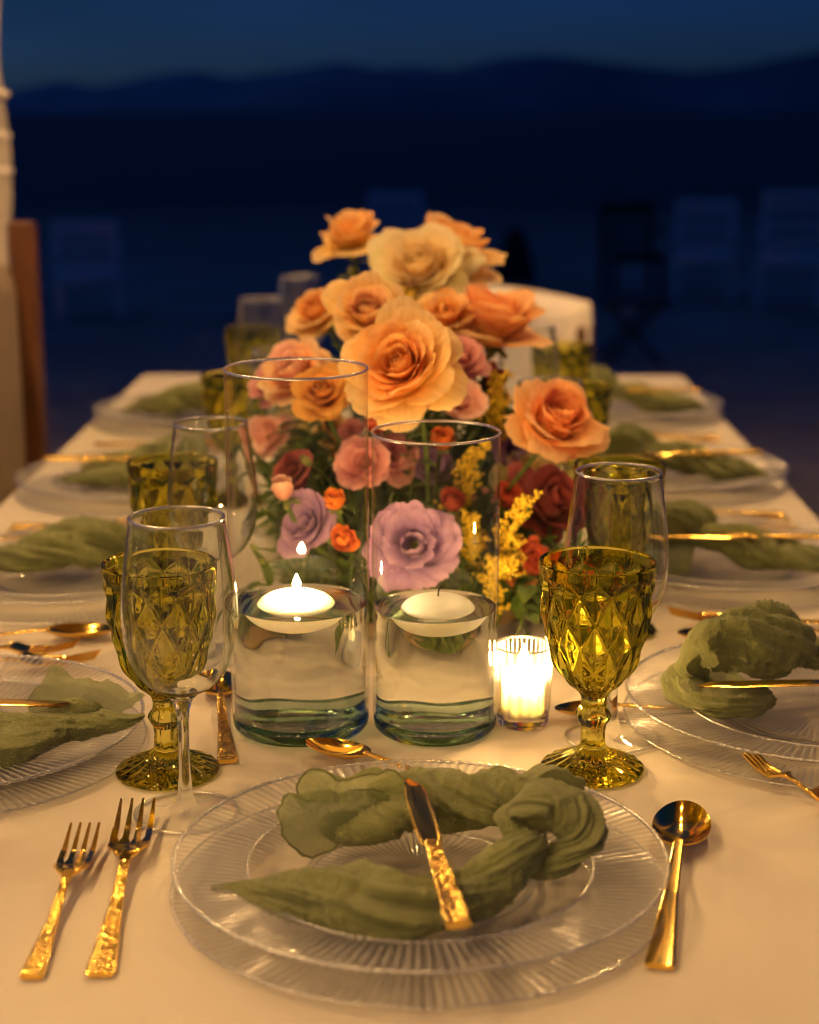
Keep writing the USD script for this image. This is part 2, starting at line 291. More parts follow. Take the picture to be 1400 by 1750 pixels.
mat('sea', {'g': ('geometry', {}), 'n': ('noise_texture', {'scale': .6, 'detail': 5.0}), 'b': ('bump', {'strength': .6, 'distance': .3}),
            'p': ('principled_bsdf', {'base_color': (.006, .016, .022), 'roughness': .55, 'specular_ior_level': .12})},
    [('g.position', 'n.vector'), ('n.fac', 'b.height'), ('b.normal', 'p.normal')])

# ------------------------------------------------------------------ setting: beach, sea, hills
def sheet(xs, ys, fn):
    X, Y = np.meshgrid(xs, ys, indexing='ij'); Z = fn(X, Y)
    v = np.c_[X.ravel(), Y.ravel(), Z.ravel()]
    f = grid_faces(len(xs), len(ys), False)
    m = trimesh.Trimesh(v, f, process=False)
    if m.face_normals[:, 2].mean() < 0: m.invert()
    return m
xs = np.r_[np.linspace(-400, -16, 30), np.linspace(-15, 15, 121), np.linspace(16, 400, 30)]
ys = np.r_[np.linspace(-30, -3, 12), np.linspace(-2.5, 32, 139), [33, 34, 35]]
def sand_z(X, Y):
    p = np.stack([X * .9, Y * .9, X * 0], -1)
    return .05 * (meshkit.fbm(p, 4, 3) - .5) * np.clip(np.abs(Y) / 3, .3, 1) - .05 * np.clip(Y - 24, 0, 20)
obj('beach_sand', sheet(xs, ys, sand_z), 'sand', smooth=True, label='dim sand of the beach running down to the sea', cat='beach', kind='structure')
obj('sea', sheet(np.linspace(-9000, 9000, 10), np.r_[26.0, 60, 200, 800, 3000, 7500], lambda X, Y: X * 0 - .16), 'sea', smooth=True, label='dark sea beyond the beach', cat='sea', kind='structure')
def ridge(name, ctrl, y0, y1, matname, seed, label):
    cx = np.array([c[0] for c in ctrl], float); cy = np.array([c[1] for c in ctrl], float)
    px = np.linspace(cx[0], cx[-1], 150)
    wx = np.array([aty(p, 187, y0)[0] for p in px])
    hz = np.array([aty(p, q, y0)[2] for p, q in zip(px, np.interp(px, cx, cy))])
    yy = np.linspace(y0 - 700, y1, 26)
    X, Y = np.meshgrid(wx, yy, indexing='ij')
    s = np.where(yy < y0, np.clip((yy - (y0 - 700)) / 700, 0, 1) ** .8, np.clip(1 - (yy - y0) / (y1 - y0), 0, 1))
    Z = hz[:, None] * s[None] * (.82 + .36 * (meshkit.fbm(np.stack([X / 420, Y / 420, X * 0], -1), 4, seed) - .0) * .5) - 6
    m = trimesh.Trimesh(np.c_[X.ravel(), Y.ravel(), Z.ravel()], grid_faces(len(wx), len(yy), False), process=False)
    if m.face_normals[:, 2].mean() < 0: m.invert()
    obj(name, m, matname, smooth=True, label=label, cat='hills', kind='structure')
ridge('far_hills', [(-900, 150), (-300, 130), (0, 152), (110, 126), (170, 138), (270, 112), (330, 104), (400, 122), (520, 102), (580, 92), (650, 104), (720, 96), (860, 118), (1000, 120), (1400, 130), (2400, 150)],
      5200, 6600, 'hazy_far_hill', 5, 'blue far ridge of hills across the water')
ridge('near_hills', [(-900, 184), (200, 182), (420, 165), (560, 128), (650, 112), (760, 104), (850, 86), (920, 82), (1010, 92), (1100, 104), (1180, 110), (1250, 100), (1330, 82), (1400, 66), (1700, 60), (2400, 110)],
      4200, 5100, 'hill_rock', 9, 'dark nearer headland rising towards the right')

# ------------------------------------------------------------------ table
HX, Y0, Y1 = 0.512, 0.795, 3.205
def make_cloth():
    n = 240
    # outline with rounded corners, walked once round
    r = .012
    pts = []
    for (cx, cy, a0) in ((HX - r, Y1 - r, 0), (-HX + r, Y1 - r, PI / 2), (-HX + r, Y0 + r, PI), (HX - r, Y0 + r, 1.5 * PI)):
        for k in range(5): pts.append((cx + r * math.cos(a0 + k * PI / 8), cy + r * math.sin(a0 + k * PI / 8)))
    ring = np.array(pts + pts[:1]); d = np.r_[0, np.cumsum(np.linalg.norm(np.diff(ring, axis=0), axis=1))]
    s = np.linspace(0, d[-1], n, endpoint=False)
    ox, oy = np.interp(s, d, ring[:, 0]), np.interp(s, d, ring[:, 1])
    c = np.array([0, (Y0 + Y1) / 2])
    out = np.c_[ox, oy]
    nx = np.where(np.abs(ox) > HX - .012, np.sign(ox), 0); ny = np.where(oy > Y1 - .012, 1, np.where(oy < Y0 + .012, -1, 0))
    rows = []
    for inset in (0.0,):
        pass
    # top: rings shrinking to a line
    for q in (1.0, .97, .85, .6, .3, .02):
        v = np.c_[ox * q, c[1] + (oy - c[1]) * (q if q > .5 else q), np.full(n, TOP)]
        rows.insert(0, v)
    rows[-1][:, 2] = TOP - .003
    rows[-1] = np.c_[ox, oy, np.full(n, TOP - .004)]
    rows.insert(-1, np.c_[ox - nx * .004, oy - ny * .004, np.full(n, TOP)])
    for z in (.70, .6, .45, .28, .12, .015):
        dr = .75 - z; wav = dr * (.07 + .06 * np.sin(s * 14) + .03 * np.sin(s * 31 + 1))
        rows.append(np.c_[ox + nx * wav, oy + ny * wav, np.full(n, z)])
    m = trimesh.Trimesh(np.vstack(rows), grid_faces(len(rows), n, True), process=False)
    k = [i for i, f in enumerate(m.face_normals) if abs(f[2]) > .9]
    if m.face_normals[k, 2].mean() < 0: m.invert()
    return m
obj('tablecloth', make_cloth(), 'table_cloth', smooth=50, label='plain cream cloth covering the long banquet table down to the sand', cat='tablecloth')

# ------------------------------------------------------------------ overhead festoon lights (out of the frame, seen in the gold and glass)
mat('low_bulb_glow', {'p': ('emission', {'color': (1.0, .575, .22), 'strength': LOW})}, [], surface='p.emission')
def festoon(name, label, a, b, sag, n, glow='bulb_glow', rs=.112, drop=.065):
    t = thing(name, label, 'string lights')
    u = np.linspace(0, 1, 40)
    p = np.outer(1 - u, a) + np.outer(u, b); p[:, 2] -= sag * 4 * u * (1 - u)
    obj('cable', tube(p, .004, 6), 'black_cable', t)
    for k in range(n):
        q = (k + .5) / n
        c = np.array(a) * (1 - q) + np.array(b) * q; c[2] -= sag * 4 * q * (1 - q)
        so = obj('socket', lathe([(0, 0), (.011, 0), (.014, -.01), (.014, -.045), (.010, -.05), (0, -.05)], 16), 'black_cable', t)
        tr = UsdGeom.Xformable(so); tr.AddTranslateOp().Set(Gf.Vec3d(*map(float, c)))
        sph = trimesh.creation.icosphere(2, .032); sph.apply_translation((0, 0, -.085))
        obj('bulb', sph, glow, so, smooth=True)
        obj('shade', lathe_closed([(.016, -.030), (.040, -.040), (rs * .75, -.085 + drop * .1), (rs, -.085 - drop), (rs + .0015, -.085 - drop), (rs * .75 + .002, -.083 + drop * .1), (.041, -.037), (.016, -.027)], 40), 'added_shade', so, smooth=40)  # unseen shades added to keep lamp light off the sand and chairs
festoon('string_light', 'warm festoon bulbs on a black cable along the left side above the table', (-.95, -.7, 2.50), (-.82, 3.5, 2.50), .15, 7)
festoon('string_light', 'warm festoon bulbs on a black cable over the right side of the table', (.60, 1.4, 2.70), (.70, 3.7, 2.50), .12, 4)
festoon('string_light', 'warm lamps under wide added shades at the near left of the table', (-3.0, -.9, 2.20), (.3, -2.0, 2.20), .08, 4, 'low_bulb_glow', .25, .075)

# ------------------------------------------------------------------ glass
def vase(name, label, c, R, H, level, base_h=.015):
    t = thing(name, label, 'glass vase', (c[0], c[1], TOP + .0006))
    rb = .012
    wall = [(R - rb * .2, .004), (R, .012)] + [(R, z) for z in np.linspace(.03, H, 14)]
    wall = [(R, base_h - .001)] + [(R, z) for z in np.linspace(.03, H - .002, 14)]
    obj('wall', lathe(wall, 96, solid=False), 'vase_pane', t, smooth=True)
    obj('rim', torus(R - .0003, .0011, H - .001, 96, 10), 'glass_rim', t, smooth=True)
    base = [(0, .003), (R * .6, .0015), (R - .010, .0), (R - .004, .0012), (R - .001, .005), (R - .0006, .010), (R - .0012, base_h - .004), (R - .0022, base_h - .001)]
    bm = lathe(base, 96, solid=False)
    if (bm.face_normals * (bm.triangles_center - [0, 0, base_h])).sum(1).mean() < 0: bm.invert()
    obj('base', bm, 'vase_base_glass', t, smooth=35)
    tm = lathe([(R - .0022, base_h - .001), (R * .85, base_h - .0035), (R * .6, base_h - .0055), (R * .3, base_h - .0065), (.0003, base_h - .007)], 96, solid=False)
    if tm.face_normals[:, 2].mean() < 0: tm.invert()
    obj('base_top', tm, 'water_to_glass', t, smooth=True)
    w = [(R - .0022, base_h - .0005), *[(R - .0022, z) for z in np.linspace(base_h + .004, level - .004, 26)], (R - .0022, level + .0014), (R - .0036, level + .0003), (R - .006, level), (R * .75, level), (R * .4, level), (.0005, level)]
    def wob(th, i, r, z):                                              # hand-blown unevenness of the wall
        k = np.clip((z - base_h) / .01, 0, 1) * np.clip((level - .003 - z) / .012, 0, 1) * (r > R - .003)
        return r - k * (.0006 + .0006 * np.sin(3 * th + 55 * z + R * 900) * np.sin(70 * z + 2 * th)), z
    wm = lathe(w, 144, wob, solid=False)
    if (wm.face_normals * (wm.triangles_center - [0, 0, level * .5])).sum(1).mean() < 0: wm.invert()
    obj('water', wm, 'water', t, smooth=35)
    return t
def smooth_seg(p, k):
    return p
LV, RV = np.array([-.069, 1.303]), np.array([.039, 1.300])
vase('cylinder_vase', 'tall clear glass cylinder vase holding a lit floating candle', LV, .0555, .292, .103)
vase('cylinder_vase', 'shorter clear glass cylinder vase holding an unlit floating candle', RV, .0500, .243, .101)

def flame_mesh(h, r):
    return lathe([(0, 0), (r * .55, h * .06), (r * .95, h * .2), (r, h * .32), (r * .8, h * .5), (r * .45, h * .72), (r * .16, h * .9), (0, h)], 14)
def floating_candle(label, c, lvl, R, lit):
    t = thing('floating_candle', label, 'candle', (c[0], c[1], TOP + lvl))
    pr = [(0, -.014), (R * .45, -.0135), (R * .75, -.010), (R * .93, -.004), (R, .001), (R * .97, .0045), (R * .8, .009), (R * .5, .0122), (R * .2, .0132), (0, .0125)]
    obj('wax', lathe(spline(np.array(pr), 34).clip([0, -1], [1, 1]) , 64), 'wax', t, smooth=True)
    obj('wick', tube([(0, 0, .011), (.0003, 0, .016), (.001, 0, .019), (.0025, 0, .0215)], .0007, 6), 'wick', t)
    if lit:
        f = flame_mesh(.0110, .0032); f.apply_translation((.0008, 0, .0165))
        obj('flame', f, 'flame', t, smooth=True)
floating_candle('lit round floating candle in the tall vase', LV + [-.003, .002], .0995, .0310, True)
floating_candle('unlit round floating candle with a black wick in the shorter vase', RV + [.002, .002], .0975, .0295, False)

def votive(label_g, label_c, c, lit=True, s=1.0):
    t = thing('votive_holder', label_g, 'candle holder', (c[0], c[1], TOP + .0006))
    R = .0215 * s; H = .066 * s
    def rib(th, i, r, z): return r * (1 + .045 * np.cos(18 * th)), z
    wl = lathe([(R * .97, .0095), (R, .016)] + [(R * (1 + .06 * q), .016 + (H - .016) * q) for q in np.linspace(.1, 1, 8)], 180, rib, False)
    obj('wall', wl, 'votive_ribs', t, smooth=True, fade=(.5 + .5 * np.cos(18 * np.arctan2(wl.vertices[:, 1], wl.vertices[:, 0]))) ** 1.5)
    obj('rim', torus(R * 1.06, .0011, H, 80, 8), 'glass_rim', t, smooth=True)
    obj('base', lathe([(0, .001), (R * .9, 0), (R * .99, .003), (R * .99, .008), (R * .93, .0095), (0, .0095)], 64), 'votive_base_glass', t, smooth=30)
    k = thing('votive_candle', label_c, 'candle', (c[0], c[1], TOP + .0102))
    obj('wax', lathe([(0, 0), (R * .80, 0), (R * .82, .002), (R * .80, .031 * s), (R * .77, .0335 * s), (R * .66, .034 * s), (R * .45, .0315 * s), (0, .0305 * s)], 48), 'wax', k, smooth=50)
    obj('wick', tube([(0, 0, .030 * s), (.0003, 0, .036 * s), (.001, 0, .039 * s)], .0007, 6), 'wick', k)
    f = flame_mesh(.022 * s, .0052 * s); f.apply_translation((.0004, 0, .0355 * s))
    obj('flame', f, 'votive_flame', k, smooth=True)
votive('small ribbed clear glass votive holder beside the right green goblet', 'glowing white votive candle burning beside the right green goblet', tab(893, 1236)[:2])
p = tab(858, 850)
votive('small clear votive holder deep among the flowers behind the right rose', 'votive candle burning deep among the flowers behind the right rose', (p[0], 1.86))
p = aty(880, 640, 2.3)
votive('small clear votive holder on the far half of the table behind the coral rose', 'votive candle burning on the far half of the table behind the coral rose', (p[0], 2.3))

# green pressed goblet
def diamond(th, z, z0, z1, n=11, rows=4.4):
    v = (z - z0) / (z1 - z0); u = th * n / (2 * PI)
    a, b = u + v * rows / 2, u - v * rows / 2
    fa, fb = np.abs(2 * (a % 1) - 1), np.abs(2 * (b % 1) - 1)
    return 1 - np.maximum(fa, fb), v
def make_goblet(loc, label):
    t = thing('green_goblet', label, 'goblet', loc, 0, 'green pressed glass goblets')
    foot = [(0, .0035), (.018, .002), (.030, .0), (.036, .0), (.0385, .0015), (.0390, .0035), (.0370, .0055), (.030, .0085), (.021, .0125), (.014, .0165), (.0105, .0195), (.0095, .022)]
    stem = [(.0090, .026), (.0088, .032), (.0095, .0375), (.0120, .041), (.0132, .0445), (.0120, .048), (.0095, .051), (.0090, .055), (.0098, .0595), (.0115, .0625)]
    bz = np.linspace(.066, .1625, 56)
    ctl = np.array([(.066, .0150), (.072, .0225), (.080, .0285), (.092, .0340), (.108, .0382), (.125, .0408), (.145, .0424), (.1625, .0430)])
    outer = [(r, z) for z, r in zip(bz, CubicSpline(ctl[:, 0], ctl[:, 1])(bz))]
    rim = [(.0428, .1636), (.0420, .1640), (.0412, .1636)]
    inner = [(r - .0033, z) for r, z in outer[::-1] if z > .074]
    inner += [(.018, .0745), (.009, .0725), (0, .072)]
    prof = foot + stem + outer + rim + inner
    i0 = len(foot) + len(stem); i1 = i0 + len(outer); nf = len(foot)
    def mod(th, i, r, z):
        if i0 <= i < i1:
            h, v = diamond(th, z, .064, .153)
            w = np.clip((.156 - z) / .008, 0, 1) * np.clip((z - .064) / .008, .3, 1)
            return r - .0038 * w * (1 - np.clip(h * 1.12, 0, 1)) + .0006 * w, z
        if 2 < i < nf - 1:
            k = np.sin(PI * (i - 2) / (nf - 3)) * (1 if i > 5 else .3)
            return r * (1 - .012 * k * np.abs(np.sin(10 * th))), z + .0004 * k * np.cos(20 * th)
        if nf <= i < i0:
            return r * (1 + .045 * np.cos(8 * th)), z
        return r, z
    obj('bowl', lathe(prof, 176, mod), 'goblet_glass', t, smooth=25)
    return t
gob = [((287, 1322, 0), 'green pressed goblet standing behind the nearest wine glass on the left'),
       ((1012, 1318, 0), 'bright yellow-green pressed goblet beside the glowing votive'),
       ((295, 790, .163), 'green goblet, second from the front on the left, partly behind a wine glass'),
       ((1060, 795, .163), 'green goblet seen through the right wine glass'),
       ((402, 642, .163), 'green goblet just left of the tall vase, third from the front'),
       ((985, 660, .163), 'green goblet right behind the coral-peach rose with a glinting rim'),
       ((432, 562, .163), 'blurred green goblet furthest back on the left'),
       ((960, 590, .163), 'blurred green goblet in front of the far cream chair back')]
first = None
for (px, py, h), lab in gob:
    q = tab(px, py, h); loc = (q[0], q[1], TOP + .0006); rz = random.Random(px).random() * 6
    if first is None: first = make_goblet(loc, lab)
    else: dup(first, loc, rz, lab)

def make_wine(loc, label):
    t = thing('wine_glass', label, 'wine glass', loc, 0, 'clear wine glasses')
    obj('foot', lathe([(.0362, .0016), (.028, .0034), (.0152, .0050), (.0080, .0068)], 56, solid=False), 'clear_pane', t, smooth=True)
    obj('foot_rim', torus(.0362, .0011, .0013, 64, 8), 'glass_rim', t, smooth=True)
    foot = [(.0078, .0068), (.0066, .0100), (.0058, .013), (.0052, .016), (.0042, .030), (.0038, .050), (.0039, .068), (.0048, .078), (.0075, .0855), (.011, .0892), (.008, .0905), (0, .0912)]
    sm = lathe(foot, 40, solid=False)
    if sm.face_normals[np.abs(sm.triangles_center[:, 2] - .04) < .02].dot([1, 0, 0])[np.argmax(sm.triangles_center[np.abs(sm.triangles_center[:, 2] - .04) < .02][:, 0])] < 0: sm.invert()
    obj('stem', sm, 'clear_glass', t, smooth=40)
    ctl = np.array([(.0895, .0100), (.094, .0190), (.102, .0280), (.113, .0345), (.128, .0388), (.145, .0402), (.165, .0392), (.185, .0368), (.205, .0340), (.215, .0326)])
    z = np.linspace(.0895, .2145, 44); r = CubicSpline(ctl[:, 0], ctl[:, 1])(z)
    out = list(zip(r, z)); inn = [(a - .0011, b) for a, b in out[::-1] if b > .0935] + [(.012, .0925), (0, .092)]
    full = [(0, .0905)] + out + [(r[-1] - .0003, .2152), (r[-1] - .0009, .2152)] + inn
    obj('bowl', lathe(full, 72), 'clear_glass', t, smooth=40)
    obj('rim', torus(r[-1] - .0005, .0011, .2155, 72, 8), 'glass_rim', t, smooth=True)
    return t
win = [((318, 1392, 0), 'clear wine glass nearest on the left, in front of a green goblet'),
       ((1045, 1262, 0), 'clear wine glass on the right, behind the bright green goblet'),
       ((360, 725, .215), 'clear wine glass overlapping the left edge of the tall vase'),
       ((480, 600, .215), 'clear wine glass seen through the rim of the tall vase'),
       ((447, 512, .215), 'blurred clear wine glass above the far left green goblet'),
       ((512, 473, .215), 'blurred clear wine glass furthest back, left of the high roses'),
       ((940, 654, .215), 'clear wine glass hidden mostly behind the right coral-peach rose'),
       ((905, 560, .215), 'blurred clear wine glass right of the coral rose before the far chair')]
first = None
for (px, py, h), lab in win:
    q = tab(px, py, h); loc = (q[0], q[1], TOP + .0006)
    if first is None: first = make_wine(loc, lab)
    else: dup(first, loc, 0, lab)

# ------------------------------------------------------------------ plates
def ribbed_disc(prof, n_ribs, bands, per=8):
    """prof: (r, z) points; bands: (r0, r1, depth, ribs) with radial ribs. Returns mesh and per-vertex rib thickness 0..1."""
    rs = np.array([a for a, _ in prof]); zs = np.array([b for _, b in prof])
    R = np.unique(np.r_[np.linspace(rs[0], rs[-1], 44), rs, [b[0] for b in bands], [b[1] for b in bands], [b[0] + 1e-4 for b in bands], [b[1] - 1e-4 for b in bands]])
    R = R[(R >= rs[0]) & (R <= rs[-1])]
    Z = np.interp(R, rs, zs)
    n = n_ribs * per; th = np.arange(n) * 2 * PI / n
    V, K = [], []
    for r, z in zip(R, Z):
        k = np.full(n, .05); dz = np.zeros(n)
        for (a, b, d, q) in bands:
            if a <= r <= b:
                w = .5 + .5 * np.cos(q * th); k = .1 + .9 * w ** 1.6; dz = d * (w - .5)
        V.append(np.c_[r * np.cos(th), r * np.sin(th), z + dz]); K.append(k)
    v = np.vstack(V); f = grid_faces(len(R), n, True)
    m = trimesh.Trimesh(v, f, process=False)
    if m.face_normals[:, 2].mean() < 0: m.invert()
    return m, np.concatenate(K)
def make_setting_plate(loc, label):
    t = thing('glass_plate', label, 'plate', loc, 0, 'clear ribbed glass dinner plates')
    prof = [(.002, .0045), (.075, .0045), (.088, .007), (.100, .0110), (.110, .0130), (.143, .0175), (.1560, .0190)]
    m, k = ribbed_disc(prof, 144, [(.028, .070, .0006, 72), (.111, .1555, .0011, 144)])
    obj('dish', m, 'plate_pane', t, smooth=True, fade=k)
    obj('rim', beaded(.1560, .0013, .0192, 144), 'glass_rim', t, smooth=True)
    obj('inner_bead', beaded(.110, .0009, .0135, 120), 'glass_rim', t, smooth=True)
    obj('foot_ring', torus(.072, .0022, .0024, 96, 8), 'clear_glass', t, smooth=True)
    return t
def beaded(R, r, z, n, k=6):
    per = 4
    N = n * per; th = np.arange(N) * 2 * PI / N; a = np.arange(k) * 2 * PI / k
    rr = r * (1 + .35 * np.cos(n * th))
    v = np.stack([(R + rr[:, None] * np.cos(a)) * np.cos(th)[:, None], (R + rr[:, None] * np.cos(a)) * np.sin(th)[:, None], z + rr[:, None] * np.sin(a)], -1).reshape(-1, 3)
    f = grid_faces(N + 1, k, True) % (N * k)
    m = trimesh.Trimesh(v, f, process=False)
    if m.volume < 0: m.invert()
    return m
def make_ring_disc(loc, label):  # flat glass disc added to give the ribbed ring under each plate
    t = thing('ring_disc', label, 'glass disc', loc, 0, 'clear ribbed glass discs under the plates')
    prof = [(.002, .0012), (.110, .0012), (.120, .0025), (.1575, .0040)]
    m, k = ribbed_disc(prof, 144, [(.114, .1570, .0011, 144)])
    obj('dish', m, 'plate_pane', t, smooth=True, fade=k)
    obj('rim', beaded(.1577, .0009, .0042, 144), 'glass_rim', t, smooth=True)
    return t
LX, RX = -.346, .352
def plate_y(py): return tab(738, py, .0215)[1]
ordw = ['nearest', 'second', 'third', 'fourth']
settings = [((.029, tab(712, 1466, .0215)[1]), 'at the head of the table in front', 'head', 0)]
for k, py in enumerate((1238, 968, 815, 700)): settings.append(((LX, plate_y(py)), f'{ordw[k]} from the front along the left side', 'left', k))
for k, py in enumerate((1188, 945, 797, 688)): settings.append(((RX, plate_y(py)), f'{ordw[k]} from the front along the right side', 'right', k))
pl = ch = None
for (x, y), where, side, k in settings:
    lab1, lab2 = f'clear ribbed glass plate under the napkin, {where}', f'clear ribbed glass disc added for the soft ring under the plate, {where}'
    if pl is None:
        ch = make_ring_disc((x, y, TOP + .0008), lab2); pl = make_setting_plate((x, y, TOP + .0062), lab1)
    else:
        dup(ch, (x, y, TOP + .0008), 0, lab2); dup(pl, (x, y, TOP + .0062), 0, lab1)

# ------------------------------------------------------------------ gold cutlery
def extrude_bent(poly, thick, zf, step=.004, dish=None):
    m = trimesh.creation.extrude_polygon(poly, thick, engine='earcut')
    v, f = trimesh.remesh.subdivide_to_size(m.vertices, m.faces, step, max_iter=12)
    m = trimesh.Trimesh(v, f, process=False); m.merge_vertices()
    m.vertices[:, 2] += zf(m.vertices[:, 0], m.vertices[:, 1])
    return m
def handle_mesh(L, w0, w1, zf, th0=.0022, th1=.0034, beaten=1.0):
    """A flat tapering handle, beaten all over into small facets."""
    n, K = max(60, int(L / .00055)), 40
    x = np.linspace(0, L, n); w = np.interp(x, [0, .004, L * .6, L], [w1 * .9, w1, w0 * 1.35, w0]) / 2
    th = np.interp(x, [0, L], [th1, th0])
    a = np.linspace(0, 2 * PI, K + 1)[:-1]; c, sn = np.cos(a), np.sin(a)
    rg = np.random.default_rng(int(L * 1e5))
    gx, gy = np.meshgrid(np.arange(-.003, L + .003, .0025), np.arange(-.0115, .0116, .0025), indexing='ij')
    seeds = np.c_[gx.ravel(), gy.ravel()] + rg.uniform(-.0008, .0008, (gx.size, 2)); tree = cKDTree(seeds)
    X = np.repeat(x, K); Y = (w[:, None] * np.sign(c) * np.abs(c) ** .45).ravel(); S = np.tile(np.sign(sn) * np.abs(sn) ** .6, n)
    d = tree.query(np.c_[X, Y])[0] / .0017
    dent = .00042 * beaten * np.clip(d, 0, 1) ** 2 * np.clip((L - X) / .012, 0, 1)
    Z = zf(X, X * 0) + np.repeat(th, K) / 2 * (1 + S) - dent * np.clip(S * 2, -1, 1)
    v = np.c_[X, Y, Z]; v = np.vstack([v, v[:K].mean(0), v[-K:].mean(0)])
    f = grid_faces(n, K, True); j = np.arange(K); jn = (j + 1) % K
    f = np.vstack([f, np.c_[np.full(K, len(v) - 2), jn, j], np.c_[np.full(K, len(v) - 1), (n - 1) * K + j, (n - 1) * K + jn]])
    m = trimesh.Trimesh(v, f, process=False)
    if m.volume < 0: m.invert()
    return m
def make_fork(name, label, L, loc, rz, group):
    t = thing(name, label, 'fork', loc, rz, group)
    hl, s = L * .60, L / .21
    zf = lambda x, y: np.interp(x, [0, hl * .6, hl, hl + .012 * s, hl + .030 * s, hl + .050 * s, L], [.0006, .003, .0095, .0110, .0062, .0072, .0150]) + 12 * y ** 2 * ((x > hl + .01) & (x < hl + .05 * s))
    obj('handle', handle_mesh(hl, .0062 * s, .0165 * s, zf), 'hammered_gold', t, smooth=50)
    W = .0125 * s; x0 = hl - .001; xs_, xr = hl + .018 * s, hl + .036 * s
    head = [(x0, -.0031 * s), (x0 + .006 * s, -.0035 * s), (x0 + .012 * s, -.008 * s), (xs_, -W * .97), (xr, -W), (L - .012, -W * .98)]
    outline = Polygon(head + [(L - .012, W * .98)] + [(a, -b) for a, b in head[::-1]][1:])
    tines = []
    for k in range(4):
        yc = (-1.5 + k) * (2 * W - .0036 * s) / 3
        tines.append(Polygon([(xr, yc - .0019 * s), (L - .03 * s, yc - .0017 * s), (L, yc - .0006), (L, yc + .0006), (L - .03 * s, yc + .0017 * s), (xr, yc + .0019 * s)]))
    body = outline.intersection(sbox(x0 - 1, -1, xr + .001, 1))
    for k in range(3):
        yc = (-1 + k) * (2 * W - .0036 * s) / 3
        body = body.union(Polygon()).difference(Polygon([(xr + .002, yc - .0014), (xr - .004, yc), (xr + .002, yc + .0014)]))
    g = unary_union([body] + tines).buffer(.0002)
    if g.geom_type != 'Polygon': g = max(g.geoms, key=lambda q: q.area)
    obj('head', extrude_bent(g, .0019, zf, .0045), 'gold', t, smooth=50)
    return t
def make_spoon(name, label, L, loc, rz, group, beaten=1.0):
    t = thing(name, label, 'spoon', loc, rz, group)
    s = L / .20; bl = .066 * s; hl = L - bl + .004
    zf = lambda x, y: np.interp(x, [0, hl * .6, hl, L], [.0006, .0032, .0098, .010])
    obj('handle', handle_mesh(hl, .0062 * s, .0160 * s, zf, beaten=beaten), 'hammered_gold' if beaten else 'gold', t, smooth=50)
    nu, nv = 18, 40; A, B = bl / 2, .0172 * s; cx = L - A
    rows_t, rows_b = [], []
    for i in range(nu):
        q = i / (nu - 1); th = np.arange(nv) * 2 * PI / nv
        egg = 1 + .10 * np.cos(th)
        X = cx + A * q * np.cos(th); Y = B * q * np.sin(th) * (1 - .12 * np.cos(th))
        Zt = .0112 - .0085 * s * (1 - q ** 2.2)
        rows_t.append(np.c_[X, Y, np.full(nv, Zt)]); rows_b.append(np.c_[X, Y, np.full(nv, Zt - .0013)])
    v = np.vstack(rows_t + rows_b[::-1]); f = grid_faces(2 * nu, nv, True)
    m = trimesh.Trimesh(v, f, process=False); m.merge_vertices(); m.update_faces(m.nondegenerate_faces())
    if m.volume < 0: m.invert()
    obj('bowl', m, 'gold', t, smooth=60)
    return t
def make_knife(name, label, L, loc, rz, group, pitch=0.0):
    t = thing(name, label, 'knife', loc, rz, group)
    if pitch: UsdGeom.Xformable(t).AddRotateYOp().Set(-math.degrees(pitch))
    hl = L * .52; zf = lambda x, y: 0 * x
    obj('handle', handle_mesh(hl, .0095, .0160, zf, .0045, .0055), 'hammered_gold', t, smooth=50)
    pts = [(hl - .001, -.0062), (hl + .012, -.0074), (hl + .03, -.0080), (L - .03, -.0078), (L - .01, -.0055), (L, .0018), (L - .004, .0055), (L - .03, .0076), (hl + .02, .0076), (hl - .001, .0062)]
    pp = np.array(pts); xs2 = np.linspace(hl - .001, L - .0005, 60)
    lo = np.interp(xs2, pp[:6, 0], pp[:6, 1]); hi = np.interp(xs2, pp[5:][::-1, 0], pp[5:][::-1, 1]); wv = np.linspace(0, 1, 13)
    top = np.stack([np.repeat(xs2, 13), (lo[:, None] + (hi - lo)[:, None] * wv).ravel(), (.0016 + .0009 * np.sin(PI * wv)[None] ** .5 * np.clip((L - xs2) / .012, .1, 1)[:, None]).ravel()], 1)
    bot = top * [1, 1, 0] + [0, 0, .0012]
    tm = trimesh.Trimesh(top, grid_faces(60, 13, False), process=False); bm = trimesh.Trimesh(bot, grid_faces(60, 13, False), process=False)
    if tm.face_normals[:, 2].mean() < 0: tm.invert()
    if bm.face_normals[:, 2].mean() > 0: bm.invert()
    b = cat_m([tm, bm])
    obj('blade', b, 'gold', t, smooth=30)
    return t
def lay(maker, name, label, end, tip, group, z=.0008, L=None, **kw):
    """Lays a piece with its handle end at END and pointing to TIP (x, y on the table)."""
    e, p = np.array(end[:2]), np.array(tip[:2]); d = p - e
    return maker(name, label, L or float(np.linalg.norm(d)), (e[0], e[1], TOP + z), math.atan2(d[1], d[0]), group, **kw)
lay(make_fork, 'dessert_fork', 'shorter gold fork with hammered handle, leftmost on the front edge of the table', tab(53, 1668, .004), tab(146, 1412, .015), 'gold forks at the head setting')
lay(make_fork, 'dinner_fork', 'longer gold fork with hammered handle, next to the front plate', tab(170, 1664, .004), tab(236, 1370, .015), 'gold forks at the head setting')
lay(make_spoon, 'table_spoon', 'gold spoon lying right of the front plate', tab(1128, 1650, .004), tab(1172, 1370, .011), None, beaten=0.0)
lay(make_spoon, 'dessert_spoon', 'small gold spoon standing out between the left green goblet and the tall vase', tab(389, 1302, .003), tab(371, 1147, .010), None)
e = tab(524, 1268, .010)
lay(make_spoon, 'dessert_spoon', 'small gold spoon between the vases and the front plate', e[:2] + np.array([.150, -.085]), e, None)
e = tab(948, 1214, .010)
